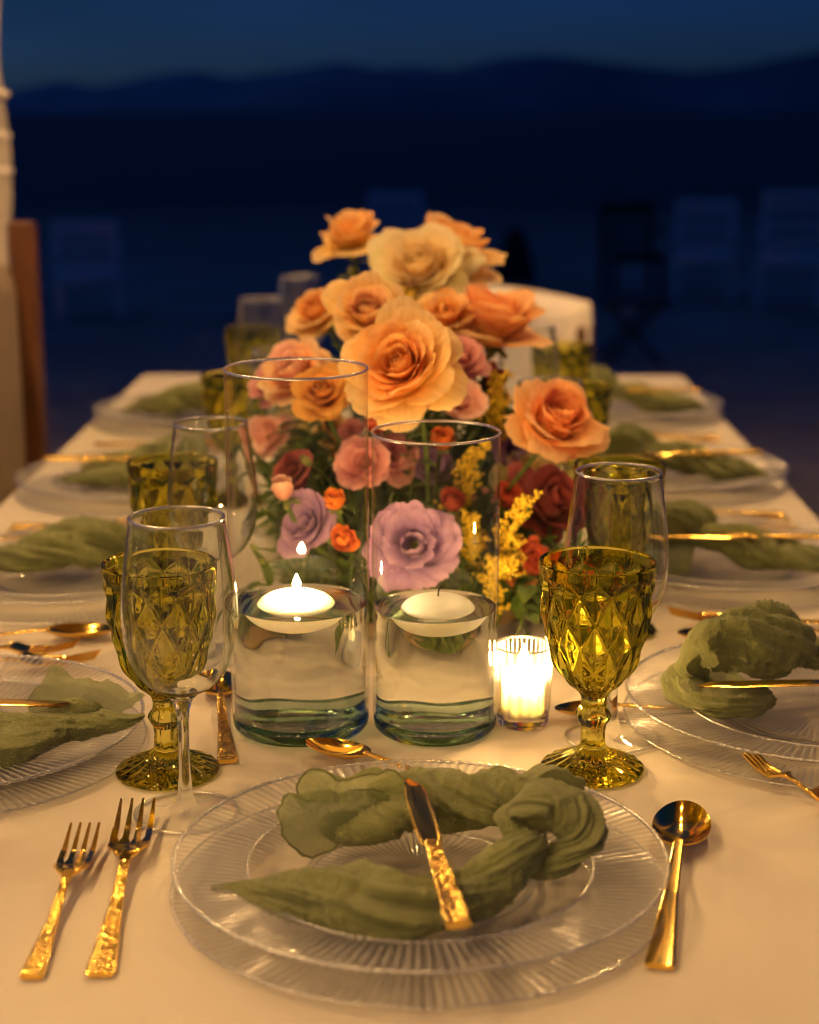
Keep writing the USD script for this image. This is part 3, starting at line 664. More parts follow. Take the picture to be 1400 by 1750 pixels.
lay(make_spoon, 'dessert_spoon', 'small gold spoon whose bowl shows between the votive and the right goblet', e[:2] + np.array([.155, .035]), e, None)
rr = random.Random(4)
srcf = srcf2 = srcs = srck = None
def put(src, maker, name, label, L, loc, rz, group, **kw):
    if src is None: return maker(name, label, L, loc, rz, group, **kw)
    dup(src, loc, rz, label, group); return src
for (x, y), where, side, k in settings[1:]:
    sg = -1 if side == 'left' else 1                                  # the diner sits at sg
    rz = 0 if side == 'left' else PI
    j = lambda a: (rr.random() - .5) * 2 * a
    gx = x + sg * .118
    far = 1 if side == 'left' else -1
    if not (side == 'right' and k == 0):
        srcf = put(srcf, make_fork, 'side_fork', f'gold fork next to the plate {where}', .205, (gx, y + far * .192, TOP + .0008), rz + j(.05), 'gold forks of the side settings')
        srcf2 = put(srcf2, make_fork, 'side_dessert_fork', f'shorter gold fork further from the plate {where}', .18, (gx, y + far * .226, TOP + .0008), rz + j(.05), 'gold dessert forks of the side settings')
    srcs = put(srcs, make_spoon, 'side_spoon', f'gold spoon beside the plate {where}', .205, (gx, y - far * .200, TOP + .0008), rz + j(.06), 'gold spoons of the side settings')
    if side == 'right' or k in (0, 2):
        kx, kz = (x + sg * .115, TOP + .047)
        srck = put(srck, make_knife, 'side_knife', f'gold knife laid over the napkin {where}', .225, (kx, y - .035 if side == 'right' else y - .02, kz), rz + j(.08), 'gold knives on the side napkins')
lay(make_fork, 'slanted_fork', 'gold fork lying askew at the right edge in front of the right plate', tab(1470, 1402, .003), tab(1280, 1290, .015), None)
lay(make_fork, 'slanted_fork', 'smaller gold fork lying askew at the right edge, mostly out of view', tab(1560, 1440, .003), tab(1392, 1352, .015), None)

# ------------------------------------------------------------------ napkins: knotted, pleated gauze
def cloth_rope(path, radii, seed, n=None, folds=5, amp=.22, twist=1.5, k=84, open0=False, open1=False, floor=None):
    """A loosely rolled length of cloth: long pleats with sharp creases that wander along it, and cross wrinkles where it bends."""
    rg = np.random.default_rng(seed)
    path = np.asarray(path, float); n = int((n or max(30, 10 * len(path))) * 1.7)
    p = spline(path, n); u = np.linspace(0, 1, n)
    rad = np.asarray(radii, float)
    rw, rh = (CubicSpline(np.linspace(0, 1, len(rad)), rad[:, c])(u).clip(.001, 1) for c in (0, 1))
    t = np.gradient(p, axis=0); t /= np.linalg.norm(t, axis=1, keepdims=True)
    s = np.cross(t, [0, 0, 1.0]); s /= np.linalg.norm(s, axis=1, keepdims=True) + 1e-9
    for _ in range(12): s[1:-1] = (s[:-2] + s[1:-1] + s[2:]) / 3
    s /= np.linalg.norm(s, axis=1, keepdims=True)
    nn = np.cross(s, t)
    L = np.r_[0, np.cumsum(np.linalg.norm(np.diff(p, axis=0), axis=1))]
    th = np.arange(k) * 2 * PI / k
    TH, U = np.meshgrid(th, u, indexing='xy'); A = TH + twist * 2 * PI * U; LL = np.broadcast_to(L[:, None], A.shape)
    amp = amp * 1.4
    ridge = lambda f, ls, sd: 1 - np.abs(2 * meshkit.noise(np.stack([np.cos(A) * f + 7.3 * sd, np.sin(A) * f + 3.1, LL / ls], -1), sd) - 1)
    r = 1 + amp * 1.5 * (ridge(folds * .32, .085, seed) - .62) + amp * .85 * (ridge(folds * .75, .055, seed + 1) - .62) + amp * .35 * (ridge(folds * 1.7, .03, seed + 2) - .6)
    r += amp * .45 * (ridge(2.6, .011, seed + 4) - .6) + amp * .30 * (meshkit.fbm(np.stack([np.cos(TH) * 4, np.sin(TH) * 4, LL / .006], -1), 3, seed + 5) - .5)
    V = p[:, None] + (rw[:, None] * r * np.cos(TH))[..., None] * s[:, None] + (rh[:, None] * r * np.sin(TH))[..., None] * nn[:, None]
    v = V.reshape(-1, 3); f = grid_faces(n, k, True)
    if not open0: v = np.vstack([v, p[:1]]); c = len(v) - 1; j = np.arange(k); f = np.vstack([f, np.c_[np.full(k, c), (j + 1) % k, j]])
    if not open1: v = np.vstack([v, p[-1:]]); c = len(v) - 1; j = np.arange(k); f = np.vstack([f, np.c_[np.full(k, c), (n - 1) * k + j, (n - 1) * k + (j + 1) % k]])
    if floor is not None: v[:, 2] = np.where(v[:, 2] < floor, floor + (v[:, 2] - floor) * .08, v[:, 2])
    return trimesh.Trimesh(v, f, process=False)
def cloth_sheet(A, B, n=90, k=40, seed=0, ripple=.004, sag=.0, waves=5):
    n, k = max(n, 90), max(k, 40); ripple = ripple * 1.5
    """A loose piece of cloth between two edge lines, with wrinkles running across."""
    rg = np.random.default_rng(seed)
    a, b = spline(A, n), spline(B, n); w = np.linspace(0, 1, k); u = np.linspace(0, 1, n)
    g = a[:, None] * (1 - w)[None, :, None] + b[:, None] * w[None, :, None]
    ph = rg.random(4) * 6
    bulge = np.sin(PI * w)[None] * np.sin(PI * np.clip(u, .02, .98))[:, None] * sag
    rip = ripple * (np.sin(u[:, None] * waves * 6.28 + 2.2 * w[None] + ph[0]) + .6 * np.sin(u[:, None] * waves * 11 - 3 * w[None] + ph[1])) * (.35 + .65 * np.abs(2 * w - 1)[None])
    cr = lambda f, sd: 1 - np.abs(2 * meshkit.noise(np.stack([g[..., 0] * f, g[..., 1] * f * .6, g[..., 2] * f + 4], -1), sd) - 1)
    nz = ((meshkit.fbm(np.stack([g[..., 0] * 45, g[..., 1] * 45, g[..., 2] * 45], -1), 3, seed) - .5) * 2.0 + (cr(95, seed + 1) - .6) * 1.1 + (cr(210, seed + 2) - .6) * .55) * ripple
    edge = (meshkit.fbm(np.stack([u * 9 + seed, u * 0, u * 0], -1), 3, seed + 3) - .5)[:, None] * (.30 * (1 - w)[None] ** 2)
    g = g + edge[..., None] * (b - a)[:, None]
    g[..., 2] += bulge + rip + nz
    return trimesh.Trimesh(g.reshape(-1, 3), grid_faces(n, k, False), process=False)
PH = TOP + .011                                                              # napkins rest here on the plates
def P(px, py, h): return tab(px, py, h)
nk = thing('napkin', 'sage gauze napkin knotted in a loop on the front plate under a gold knife', 'napkin', (0, 0, 0))
obj('roll', cloth_rope([P(640, 1372, .034), P(700, 1362, .036), P(770, 1368, .036), P(840, 1366, .040), P(900, 1362, .046), P(940, 1372, .050)],
    [(.010, .008), (.018, .014), (.021, .015), (.020, .015), (.022, .018), (.020, .016)], 11, folds=4, amp=.30, twist=.7, floor=PH), 'sage_gauze', nk, smooth=True)
obj('knot', cloth_rope([P(880, 1428, .046), P(882, 1392, .056), P(910, 1370, .066), P(952, 1372, .066), P(978, 1402, .058), P(978, 1440, .046), P(950, 1470, .034), P(915, 1478, .026)],
    [(.005, .004), (.012, .006), (.016, .007), (.017, .007), (.015, .008), (.014, .008), (.013, .007), (.007, .005)], 5, folds=4, amp=.34, twist=.30, n=90, floor=PH), 'sage_gauze', nk, smooth=True)
obj('strip', cloth_rope([P(920, 1440, .048), P(880, 1470, .042), P(830, 1510, .032), P(770, 1535, .028), P(690, 1545, .030), P(600, 1535, .029), P(520, 1530, .026), P(440, 1522, .022), P(362, 1518, .019)],
    [(.010, .008), (.015, .011), (.017, .011), (.019, .012), (.023, .015), (.021, .014), (.016, .010), (.008, .005), (.002, .0015)], 23, folds=4, amp=.32, twist=.5, n=100, floor=PH), 'sage_gauze', nk, smooth=True)
def sheer(hem, inner, seed, **kw):
    cs = cloth_sheet(hem, inner, n=90, k=40, seed=seed, **kw)
    sh = obj('loose_corner', cs, 'sheer_gauze', nk, smooth=True)
    obj('hem', tube(cs.vertices.reshape(90, 40, 3)[:, 0], .0007, 6), 'sage_gauze', sh, smooth=True)
sheer([P(655, 1362, .044), P(575, 1356, .050), P(505, 1372, .050), P(466, 1400, .044), P(474, 1430, .034), P(505, 1450, .024), P(565, 1444, .020), P(625, 1428, .020)],
      [P(668, 1372, .040), P(650, 1376, .040), P(640, 1384, .038), P(632, 1392, .036), P(634, 1400, .034), P(640, 1406, .030), P(652, 1410, .026), P(672, 1412, .024)], 8, ripple=.0022, sag=.010, waves=2)
sheer([P(516, 1374, .040), P(510, 1346, .050), P(545, 1328, .058), P(610, 1322, .060), P(680, 1332, .056), P(720, 1352, .048)],
      [P(560, 1376, .040), P(575, 1370, .040), P(605, 1366, .040), P(640, 1366, .040), P(690, 1368, .040), P(725, 1370, .040)], 9, ripple=.0020, sag=.008, waves=2)
obj('fold', cloth_rope([P(560, 1400, .024), P(600, 1412, .026), P(640, 1408, .030), P(700, 1388, .034)], [(.006, .004), (.016, .009), (.017, .010), (.012, .010)], 61, folds=3, amp=.2, n=40, floor=PH), 'sage_gauze', nk, smooth=True)
obj('hem', cloth_sheet([P(600, 1580, .020), P(680, 1585, .018), P(760, 1585, .018), P(830, 1570, .020)], [P(620, 1535, .034), P(690, 1535, .036), P(760, 1530, .036), P(830, 1510, .034)], seed=19, ripple=.0025, sag=.004, waves=2), 'sage_gauze', nk, smooth=True)
# head knife: handle end towards the camera, on top of the napkin
a, b = P(783, 1588, .042), P(703, 1334, .058)
d = b - a
make_knife('knife', 'gold knife laid across the napkin on the front plate', float(np.linalg.norm(d)), a, math.atan2(d[1], d[0]), None, pitch=math.asin(d[2] / np.linalg.norm(d)))

# left front: a leaf-like corner standing up and a long folded strip
nk = thing('napkin', 'sage gauze napkin with a wide leaf-like corner on the nearest left plate', 'napkin')
obj('corner', cloth_sheet([P(50, 1210, .030), P(62, 1172, .056), P(88, 1150, .064), P(150, 1158, .056), P(215, 1170, .048), P(252, 1196, .036)], [P(48, 1222, .026), P(75, 1226, .030), P(110, 1230, .032), P(150, 1232, .030), P(185, 1228, .028), P(205, 1225, .026)], n=70, k=34, seed=3, ripple=.0022, sag=.010, waves=3), 'sheer_gauze', nk, smooth=True)
obj('knot', cloth_rope([P(95, 1232, .024), P(130, 1212, .040), P(152, 1212, .038), P(160, 1230, .024)], [(.005, .005), (.008, .007), (.008, .007), (.004, .004)], 31, folds=3, amp=.25, floor=PH), 'sage_gauze', nk, smooth=True)
obj('strip', cloth_rope([P(245, 1222, .028), P(190, 1234, .028), P(120, 1236, .030), P(60, 1248, .030), P(0, 1262, .030), P(-60, 1270, .028)], [(.002, .0015), (.012, .007), (.018, .010), (.023, .013), (.030, .016), (.028, .014)], 17, folds=3, amp=.22, twist=.2, n=80, floor=PH), 'sage_gauze', nk, smooth=True)
obj('fold', cloth_sheet([P(-40, 1310, .018), P(20, 1305, .016), P(90, 1282, .016), P(150, 1258, .018), P(200, 1238, .022)], [P(-40, 1255, .040), P(20, 1248, .040), P(90, 1238, .038), P(150, 1234, .034), P(215, 1228, .030)], seed=12, ripple=.0020, sag=.006, waves=2), 'sage_gauze', nk, smooth=True)
# right front: a tall puff with a tail that falls over the knife
nk = thing('napkin', 'sage gauze napkin puffed up high on the nearest right plate', 'napkin')
obj('puff', cloth_rope([P(1205, 1120, .060), P(1240, 1100, .066), P(1290, 1092, .068), P(1335, 1098, .062), P(1365, 1115, .046), P(1400, 1120, .042), P(1450, 1125, .036)],
    [(.010, .011), (.019, .021), (.023, .024), (.022, .022), (.013, .013), (.011, .011), (.008, .006)], 41, folds=4, amp=.26, twist=.45, n=80, floor=PH), 'sage_gauze', nk, smooth=True)
obj('tail', cloth_rope([P(1252, 1085, .070), P(1215, 1088, .068), P(1192, 1120, .052), P(1180, 1165, .030), P(1200, 1195, .022), P(1250, 1198, .024), P(1305, 1195, .018)],
    [(.012, .010), (.016, .011), (.018, .011), (.022, .010), (.022, .010), (.018, .010), (.006, .003)], 43, folds=4, amp=.24, twist=.3, n=90, floor=PH), 'sage_gauze', nk, smooth=True)
obj('drape', cloth_sheet([P(1190, 1090, .066), P(1172, 1130, .048), P(1150, 1175, .024)], [P(1240, 1100, .062), P(1262, 1150, .046), P(1285, 1200, .018)], seed=5, ripple=.003, sag=.012, waves=3), 'sheer_gauze', nk, smooth=True)
# the other six: looser knots of the same cloth, shaped about their plate centre
def cloth_rope2(path, radii, *a, **k): return cloth_rope(path, np.array(radii) * (.74, .70), *a, **{**k, 'amp': k['amp'] * 1.25})
def napkin_at(c, sg, seed, label, kind):
    rg = random.Random(seed); j = lambda a: (rg.random() - .5) * 2 * a
    t = thing('napkin', label, 'napkin', (c[0], c[1], 0), 0)
    def Q(x, y, h): return np.array([-sg * (x * .80 + j(.006)), y * .85 + j(.006), TOP + .014 + (h - .014) * .82])     # x towards the table's middle
    if kind == 0:
        a = [Q(-.10, .02, .030), Q(-.05, .045, .036), Q(.0, .05, .042), Q(.05, .035, .050), Q(.075, .0, .046), Q(.05, -.035, .038), Q(.0, -.045, .034), Q(-.06, -.04, .030), Q(-.12, -.03, .022)]
        r = [(.006, .005), (.020, .016), (.024, .020), (.026, .024), (.024, .022), (.024, .018), (.022, .016), (.018, .012), (.004, .003)]
        obj('roll', cloth_rope2(a, r, seed, folds=4, amp=.26, twist=1.0, n=90, floor=PH), 'sage_gauze', t, smooth=True)
        obj('knot', cloth_rope2([Q(.03, .02, .03), Q(.055, .035, .062), Q(.085, .015, .060), Q(.08, -.02, .036)], [(.012, .010), (.026, .018), (.026, .018), (.010, .008)], seed + 1, folds=3, amp=.22, twist=.3, n=50, floor=PH), 'sage_gauze', t, smooth=True)
    elif kind == 1:
        obj('puff', cloth_rope2([Q(.02, .02, .050), Q(.055, .02, .058), Q(.09, .01, .056), Q(.115, 0, .040)], [(.016, .016), (.030, .030), (.028, .028), (.010, .010)], seed, folds=4, amp=.2, twist=.4, n=60, floor=PH), 'sage_gauze', t, smooth=True)
        obj('roll', cloth_rope2([Q(.04, .01, .046), Q(0, -.01, .044), Q(-.03, -.02, .040), Q(-.07, -.04, .034), Q(-.11, -.055, .030), Q(-.15, -.06, .020)], [(.014, .014), (.020, .020), (.024, .024), (.026, .020), (.020, .014), (.004, .003)], seed + 2, folds=4, amp=.26, twist=.7, n=80, floor=PH), 'sage_gauze', t, smooth=True)
        obj('tail', cloth_sheet([Q(.10, .0, .05), Q(.12, -.02, .03), Q(.13, -.05, .018)], [Q(.04, -.01, .05), Q(.05, -.04, .03), Q(.06, -.07, .018)], seed=seed, ripple=.003, sag=.01), 'sheer_gauze', t, smooth=True)
    else:
        obj('roll', cloth_rope2([Q(-.13, -.01, .020), Q(-.09, -.02, .034), Q(-.04, -.03, .044), Q(.01, -.01, .048), Q(.06, -.005, .050), Q(.10, .02, .040)], [(.004, .003), (.018, .014), (.028, .022), (.026, .022), (.030, .028), (.014, .012)], seed, folds=4, amp=.26, twist=.8, n=80, floor=PH), 'sage_gauze', t, smooth=True)
        obj('fold', cloth_rope2([Q(-.08, .04, .030), Q(-.03, .045, .046), Q(.03, .04, .052), Q(.08, .02, .044)], [(.008, .006), (.024, .018), (.026, .020), (.012, .010)], seed + 3, folds=3, amp=.24, twist=.5, n=60, floor=PH), 'sage_gauze', t, smooth=True)
kinds = {('left', 1): 2, ('left', 2): 0, ('left', 3): 2, ('right', 1): 1, ('right', 2): 1, ('right', 3): 1}
for (x, y), where, side, k in settings[1:]:
    if k: napkin_at((x, y), -1 if side == 'left' else 1, 50 + k * 7 + (side == 'left') * 31, f'sage gauze napkin bunched on the plate {where}', kinds[(side, k)])

# ------------------------------------------------------------------ flowers
def frame_of(axis):
    z = np.asarray(axis, float); z /= np.linalg.norm(z)
    x = np.cross([0, 1.0, .2], z); x /= np.linalg.norm(x); return np.stack([x, np.cross(z, x), z], 1)
def petal(L, W, a0, am, a1, phi, rg, nu=13, nv=11, ruffle=0.0, rf=7, edge=.06, rbase=.05, notch=.0, zoff=0.0):
    u = np.sin(np.linspace(-1, 1, nu) * PI / 2); w = np.linspace(0, 1, nv)
    top = .62 + .38 * np.sqrt(np.clip(1 - np.abs(u) ** 2.8, 0, 1)) - notch * np.exp(-(u / .2) ** 2) + .03 * rg.standard_normal(nu)
    ang = lambda v: np.where(v < .45, a0 + (am - a0) * v / .45, am + (a1 - am) * ((v - .45) / .55) ** 1.3)
    q = np.linspace(0, 1, 60); h = np.radians(ang(q))
    rc = rbase + np.r_[0, np.cumsum((np.sin(h[1:]) + np.sin(h[:-1])) / 2 * L / 59)]; zc = np.r_[0, np.cumsum((np.cos(h[1:]) + np.cos(h[:-1])) / 2 * L / 59)]
    p1, p2, p3 = rg.random(3) * 6.28; tilt = (rg.random() - .5) * .12
    V, Fd = [], []
    for v in w:
        vv = v * top
        r, z = np.interp(vv, q, rc), np.interp(vv, q, zc)
        hh = np.radians(np.interp(vv, q, ang(q)))
        wid = W * (.42 + .58 * np.sin(PI * np.clip(.08 + .62 * v, 0, 1)))
        dphi = np.clip(u * wid / np.maximum(r, .10), -1.9, 1.9)
        out = edge * np.abs(u) ** 3 * v - edge * .3 * u ** 2 * v + .02 * np.sin(3 * u + p1) * v ** 2
        if ruffle: out = out + ruffle * np.sin(rf * u + p2) * v ** 3 + ruffle * .5 * np.sin(rf * 2.1 * u + p3) * v ** 4
        r2 = r + out * np.cos(hh); z2 = z + zoff - out * np.sin(hh) + tilt * u * v * L * .4
        V.append(np.c_[r2 * np.cos(phi + dphi), r2 * np.sin(phi + dphi), z2]); Fd.append(np.full(nu, v) * np.clip(top, .7, 1))
    m = trimesh.Trimesh(np.vstack(V), grid_faces(nv, nu, False), process=False)
    return m, np.concatenate(Fd)
ROSE = [(3, .56, .34, 25, 4, -22, .03), (4, .64, .36, 40, 4, -12, .05), (4, .72, .40, 55, 7, 2, .06), (5, .82, .44, 65, 13, 22, .08), (6, .92, .50, 72, 22, 46, .09), (7, 1.02, .58, 80, 34, 68, .11), (7, 1.12, .64, 88, 50, 90, .12), (6, 1.20, .66, 94, 66, 112, .13)]
BUD = [(3, .56, .34, 25, 4, -22, .03), (4, .66, .38, 45, 4, -16, .05), (4, .76, .42, 60, 4, -8, .06), (4, .84, .46, 70, 6, 6, .08)]
CUP = [(3, .56, .34, 25, 4, -22, .03), (4, .66, .38, 40, 2, -14, .05), (5, .80, .44, 52, 0, -2, .07), (5, .94, .52, 64, 2, 12, .09), (6, 1.04, .60, 74, 9, 36, .11), (6, 1.12, .66, 82, 24, 78, .13), (5, 1.16, .62, 92, 58, 118, .14)]
LISI = [(3, .62, .52, 45, 10, 22, .05), (5, .92, .76, 62, 30, 58, .10), (6, 1.08, .86, 80, 52, 94, .12)]
SEMI = ROSE[:5] + [(5, 1.02, .50, 85, 40, 80, .12)]
RANU = [(5, .34, .22, 40, 0, -50, .02), (6, .50, .26, 60, 0, -50, .03), (7, .66, .30, 75, 2, -46, .04), (8, .82, .34, 85, 6, -40, .05), (8, .96, .38, 92, 12, -26, .06), (8, 1.06, .40, 98, 22, -6, .06)]
CARN = [(6, .50, .22, 30, 5, 10, .03), (8, .66, .26, 50, 12, 40, .04), (9, .80, .30, 65, 30, 60, .05), (10, .92, .34, 80, 50, 85, .06)]
def bloom(name, label, cat, c, axis, R, layers, matname, seed, group=None, anchor=None, ruffle=.022, rf=6, edge=.06, stem=True, outer=None, jit=1.0, stem_r=.0026, bend=.5, sepals=True, nu=13, nv=11):
    rg = np.random.default_rng(seed)
    B = frame_of(axis); S = R / 1.08
    c = np.asarray(c, float); base = c - B[:, 2] * S * .38
    t = thing(name, label, cat, (base[0], base[1], base[2]), 0, group)
    tf = lambda m: trimesh.Trimesh(m.vertices @ B.T * S, m.faces, process=False)
    phi = rg.random() * 6.28
    for li, (cnt, L, W, a0, am, a1, ed) in enumerate(layers):
        phi += PI / cnt + rg.random() * .3
        for k in range(cnt):
            l2 = L * (1 + .09 * jit * rg.standard_normal()); da = 10 * jit * rg.standard_normal()
            m, fd = petal(l2, W * (1 + .08 * rg.standard_normal()), a0, am + da * .5, a1 + da * 1.6, phi + k * 2 * PI / cnt + .12 * jit * rg.standard_normal(), rg, nu, nv, ruffle=ruffle * (.3 + .7 * li / len(layers)), rf=rf, edge=ed * edge / .06, zoff=.02 * (len(layers) - li))
            obj('petal', tf(m), outer if outer and (li >= len(layers) - 2 or (li == len(layers) - 3 and k % 2)) else matname, t, smooth=True, fade=fd, vein=np.tile(np.sin(np.linspace(-1, 1, nu) * PI / 2), nv) + 3.7 * (k + 9 * li) + seed)
    if sepals:
        for k in range(5):
            m, fd = petal(.50, .12, 95, 100, 130, k * 1.257 + rg.random(), rg, 5, 6, edge=.02)
            obj('sepal', tf(m), 'bud_green', t, smooth=True, fade=fd * .6)
    if stem:
        an = np.array(anchor if anchor is not None else (0, 1.75, TOP + .05))
        s0 = B[:, 2] * (-.02 * S); dn = an - base
        p1 = s0 - B[:, 2] * np.linalg.norm(dn) * bend * .6; pts = []
        for q in np.linspace(0, 1, 16): pts.append((1 - q) ** 2 * s0 + 2 * q * (1 - q) * (p1 + np.array([0, 0, -.01])) + q * q * dn)
        obj('stem', tube(pts, np.linspace(stem_r * .9, stem_r, 16), 7), 'stem_green', t, smooth=True)
        hip = trimesh.creation.icosphere(2, S * .12); hip.apply_translation(-B[:, 2] * S * .03)
        obj('hip', hip, 'bud_green', t, smooth=True, fade=np.full(len(hip.vertices), .2))
    return t
def fl(px, py, y): return aty(px, py, y)
def rad(px_w, y): return px_w / 2 * (y * .974 + .05) / FPX
A1, A2 = (.03, 1.66, TOP + .03), (.02, 1.98, TOP + .03)
roses = 'roses of the centrepiece'
bloom('rose', 'large open peach rose in sharp focus above the vases', 'rose', fl(686, 624, 1.50), (-.30, -.80, .52), rad(208, 1.50), ROSE, 'peach_petal', 1, roses, A1, nu=17, nv=15, outer='peach_outer')
bloom('rose', 'coral-peach rose leaning right above the right wine glass', 'rose', fl(950, 722, 1.58), (.34, -.58, .70), rad(190, 1.58), CUP, 'coral_petal', 2, roses, A1, nu=15, nv=13, outer='coral_outer')
bloom('rose', 'highest small peach rose standing off to the left of the others', 'rose', fl(600, 405, 2.02), (-.15, -.25, 1), rad(128, 2.02), CUP, 'peach_petal', 3, roses, A2, outer='peach_outer')
bloom('rose', 'cream-yellow rose facing forward high at the top of the bouquet', 'rose', fl(718, 455, 1.90), (-.15, -.7, .75), rad(186, 1.90), ROSE, 'cream_petal', 4, roses, A2, outer='cream_outer')
bloom('rose', 'peach rose at the very top behind the cream-yellow rose', 'rose', fl(768, 440, 1.97), (.30, -.15, 1), rad(200, 1.97), CUP, 'peach_petal', 5, roses, A2, outer='peach_outer')
bloom('rose', 'wide coral rose seen from the side at the upper right', 'rose', fl(842, 552, 1.80), (.12, -.15, 1), rad(206, 1.80), CUP, 'coral_petal', 6, roses, A1, outer='coral_outer')
bloom('rose', 'pale pink-edged rose just above the big peach rose', 'rose', fl(630, 535, 1.66), (-.05, -.75, .65), rad(156, 1.66), CUP, 'blush_petal', 7, roses, A1, outer='peach_outer')
bloom('rose', 'blurred apricot rose left of the pale pink-edged rose', 'rose', fl(545, 535, 1.86), (-.4, -.5, .7), rad(118, 1.86), CUP, 'peach_petal', 8, roses, A2, outer='peach_outer')
bloom('rose', 'orange-apricot rose seen through the rim of the tall vase', 'rose', fl(552, 672, 1.58), (-.05, -.7, .65), rad(122, 1.58), CUP, 'apricot_petal', 9, roses, A1)
bloom('rose', 'soft pink rose blurred behind the tall vase rim on its left', 'rose', fl(505, 640, 1.72), (-.4, -.55, .7), rad(140, 1.72), CUP, 'pink_petal', 10, roses, A1, outer='blush_petal')
bloom('rose', 'dusty mauve rose at the far left end of the bouquet', 'rose', fl(466, 655, 1.78), (-.6, -.45, .6), rad(96, 1.78), CUP, 'mauve_petal', 11, roses, A2)
bloom('rose', 'peach rose glimpsed between the coral rose and the big peach rose', 'rose', fl(760, 545, 1.78), (0, -.55, .8), rad(130, 1.78), CUP, 'peach_petal', 13, roses, A1, outer='peach_outer')
bloom('rose', 'creamy rose low behind the goldenrod on the right', 'rose', fl(905, 815, 1.72), (.3, -.65, .5), rad(140, 1.72), CUP, 'cream_petal', 14, roses, A1, outer='cream_outer')
bloom('rose', 'wine-red rose low in the shade behind the lilac flower of the shorter vase', 'rose', fl(760, 905, 1.66), (.1, -.7, .5), rad(90, 1.66), SEMI, 'wine_petal', 61, roses, A1)
bloom('rose', 'orange rose deep behind the stems, between coral rose and goldenrod', 'rose', fl(830, 690, 1.86), (.1, -.6, .7), rad(90, 1.86), CUP, 'apricot_petal', 62, roses, A2)
bloom('rose', 'peach rose low between the two vase rims', 'rose', fl(575, 745, 1.74), (-.1, -.7, .6), rad(90, 1.74), CUP, 'peach_petal', 63, roses, A2, outer='peach_outer')
bloom('rose', 'pale cream rose low behind the tall vase', 'rose', fl(492, 735, 1.80), (-.5, -.6, .5), rad(100, 1.80), CUP, 'cream_petal', 15, roses, A2, outer='cream_outer')
bloom('rose', 'dark wine-red rose low between the goldenrod and the right wine glass', 'rose', fl(935, 862, 1.64), (.55, -.55, .5), rad(150, 1.64), CUP, 'wine_petal', 16, roses, A1)
bloom('rose', 'dusty mauve rose half hidden behind the big peach rose on its right', 'rose', fl(785, 615, 1.70), (.2, -.6, .75), rad(110, 1.70), CUP, 'mauve_petal', 17, roses, A1)
lis = 'lisianthus of the centrepiece'
bloom('lisianthus', 'large lilac ruffled lisianthus seen through the shorter vase', 'flower', fl(706, 930, 1.47), (-.12, -.93, .30), rad(172, 1.47), LISI, 'lilac_petal', 21, lis, A1, ruffle=.075, rf=11, nu=27, nv=13, jit=1.9)
bloom('lisianthus', 'pale lilac lisianthus seen through the tall vase', 'flower', fl(523, 895, 1.50), (-.55, -.55, .55), rad(138, 1.50), LISI, 'lilac_petal', 22, lis, A1, ruffle=.05, rf=10, nu=21, nv=13, jit=1.9)
bloom('lisianthus', 'dusty rose lisianthus behind both vase rims', 'flower', fl(622, 790, 1.54), (-.2, -.8, .4), rad(100, 1.54), LISI, 'mauve_petal', 23, lis, A1, ruffle=.05, rf=9, nu=19, jit=1.9)
bloom('lisianthus', 'dusty rose lisianthus behind the upper part of the shorter vase', 'flower', fl(672, 780, 1.60), (.1, -.8, .5), rad(95, 1.60), LISI, 'mauve_petal', 24, lis, A1, ruffle=.05, rf=9, nu=19, jit=1.9)
bloom('lisianthus', 'dark wine lisianthus behind the pale pink bud', 'flower', fl(500, 800, 1.60), (-.5, -.6, .55), rad(95, 1.60), LISI, 'wine_petal', 25, lis, A1, ruffle=.05, rf=9, nu=19, jit=1.9)
bloom('lisianthus', 'lilac lisianthus deep behind the shorter vase rim', 'flower', fl(738, 800, 1.66), (.1, -.7, .5), rad(80, 1.66), LISI, 'lilac_petal', 26, lis, A1, ruffle=.05, rf=9, nu=17, jit=1.9)
bloom('lisianthus', 'dusty pink lisianthus among the stems right of the big peach rose', 'flower', fl(790, 690, 1.66), (.2, -.7, .6), rad(85, 1.66), LISI, 'pink_petal', 27, lis, A1, ruffle=.05, rf=9, nu=17, jit=1.9)
bloom('lisianthus', 'pink lisianthus low at the left end of the bouquet', 'flower', fl(462, 740, 1.74), (-.6, -.6, .4), rad(90, 1.74), LISI, 'pink_petal', 71, lis, A2, ruffle=.05, rf=9, nu=17, jit=1.9)
bloom('lisianthus', 'mauve lisianthus low between lilac flower and goldenrod', 'flower', fl(818, 870, 1.68), (.2, -.7, .5), rad(80, 1.68), LISI, 'mauve_petal', 72, lis, A1, ruffle=.05, rf=9, nu=17, jit=1.9)
bloom('lisianthus', 'lilac lisianthus right of the stems under the coral-peach rose', 'flower', fl(878, 770, 1.72), (.3, -.7, .5), rad(80, 1.72), LISI, 'lilac_petal', 73, lis, A1, ruffle=.05, rf=9, nu=17, jit=1.9)
bloom('rose_bud', 'pale pink round bud seen through the tall vase', 'rose bud', fl(484, 838, 1.50), (-.25, -.2, 1), rad(112, 1.50), BUD, 'pink_petal', 31, None, A1)
ran = 'ranunculus of the centrepiece'
bloom('ranunculus', 'bright orange ranunculus beside the lilac flower in the tall vase view', 'flower', fl(588, 920, 1.46), (.1, -.85, .3), rad(82, 1.46), RANU, 'orange_petal', 41, ran, A1, nu=9, nv=8)
bloom('ranunculus', 'orange ranunculus just above another one, seen through the tall vase', 'flower', fl(572, 857, 1.49), (-.2, -.4, .85), rad(74, 1.49), RANU, 'orange_petal', 42, ran, A1, nu=9, nv=8)
bloom('ranunculus', 'orange-red ranunculus under the left petals of the big peach rose', 'flower', fl(645, 722, 1.60), (0, -.6, .8), rad(90, 1.60), RANU, 'red_petal', 43, ran, A1, nu=9, nv=8)
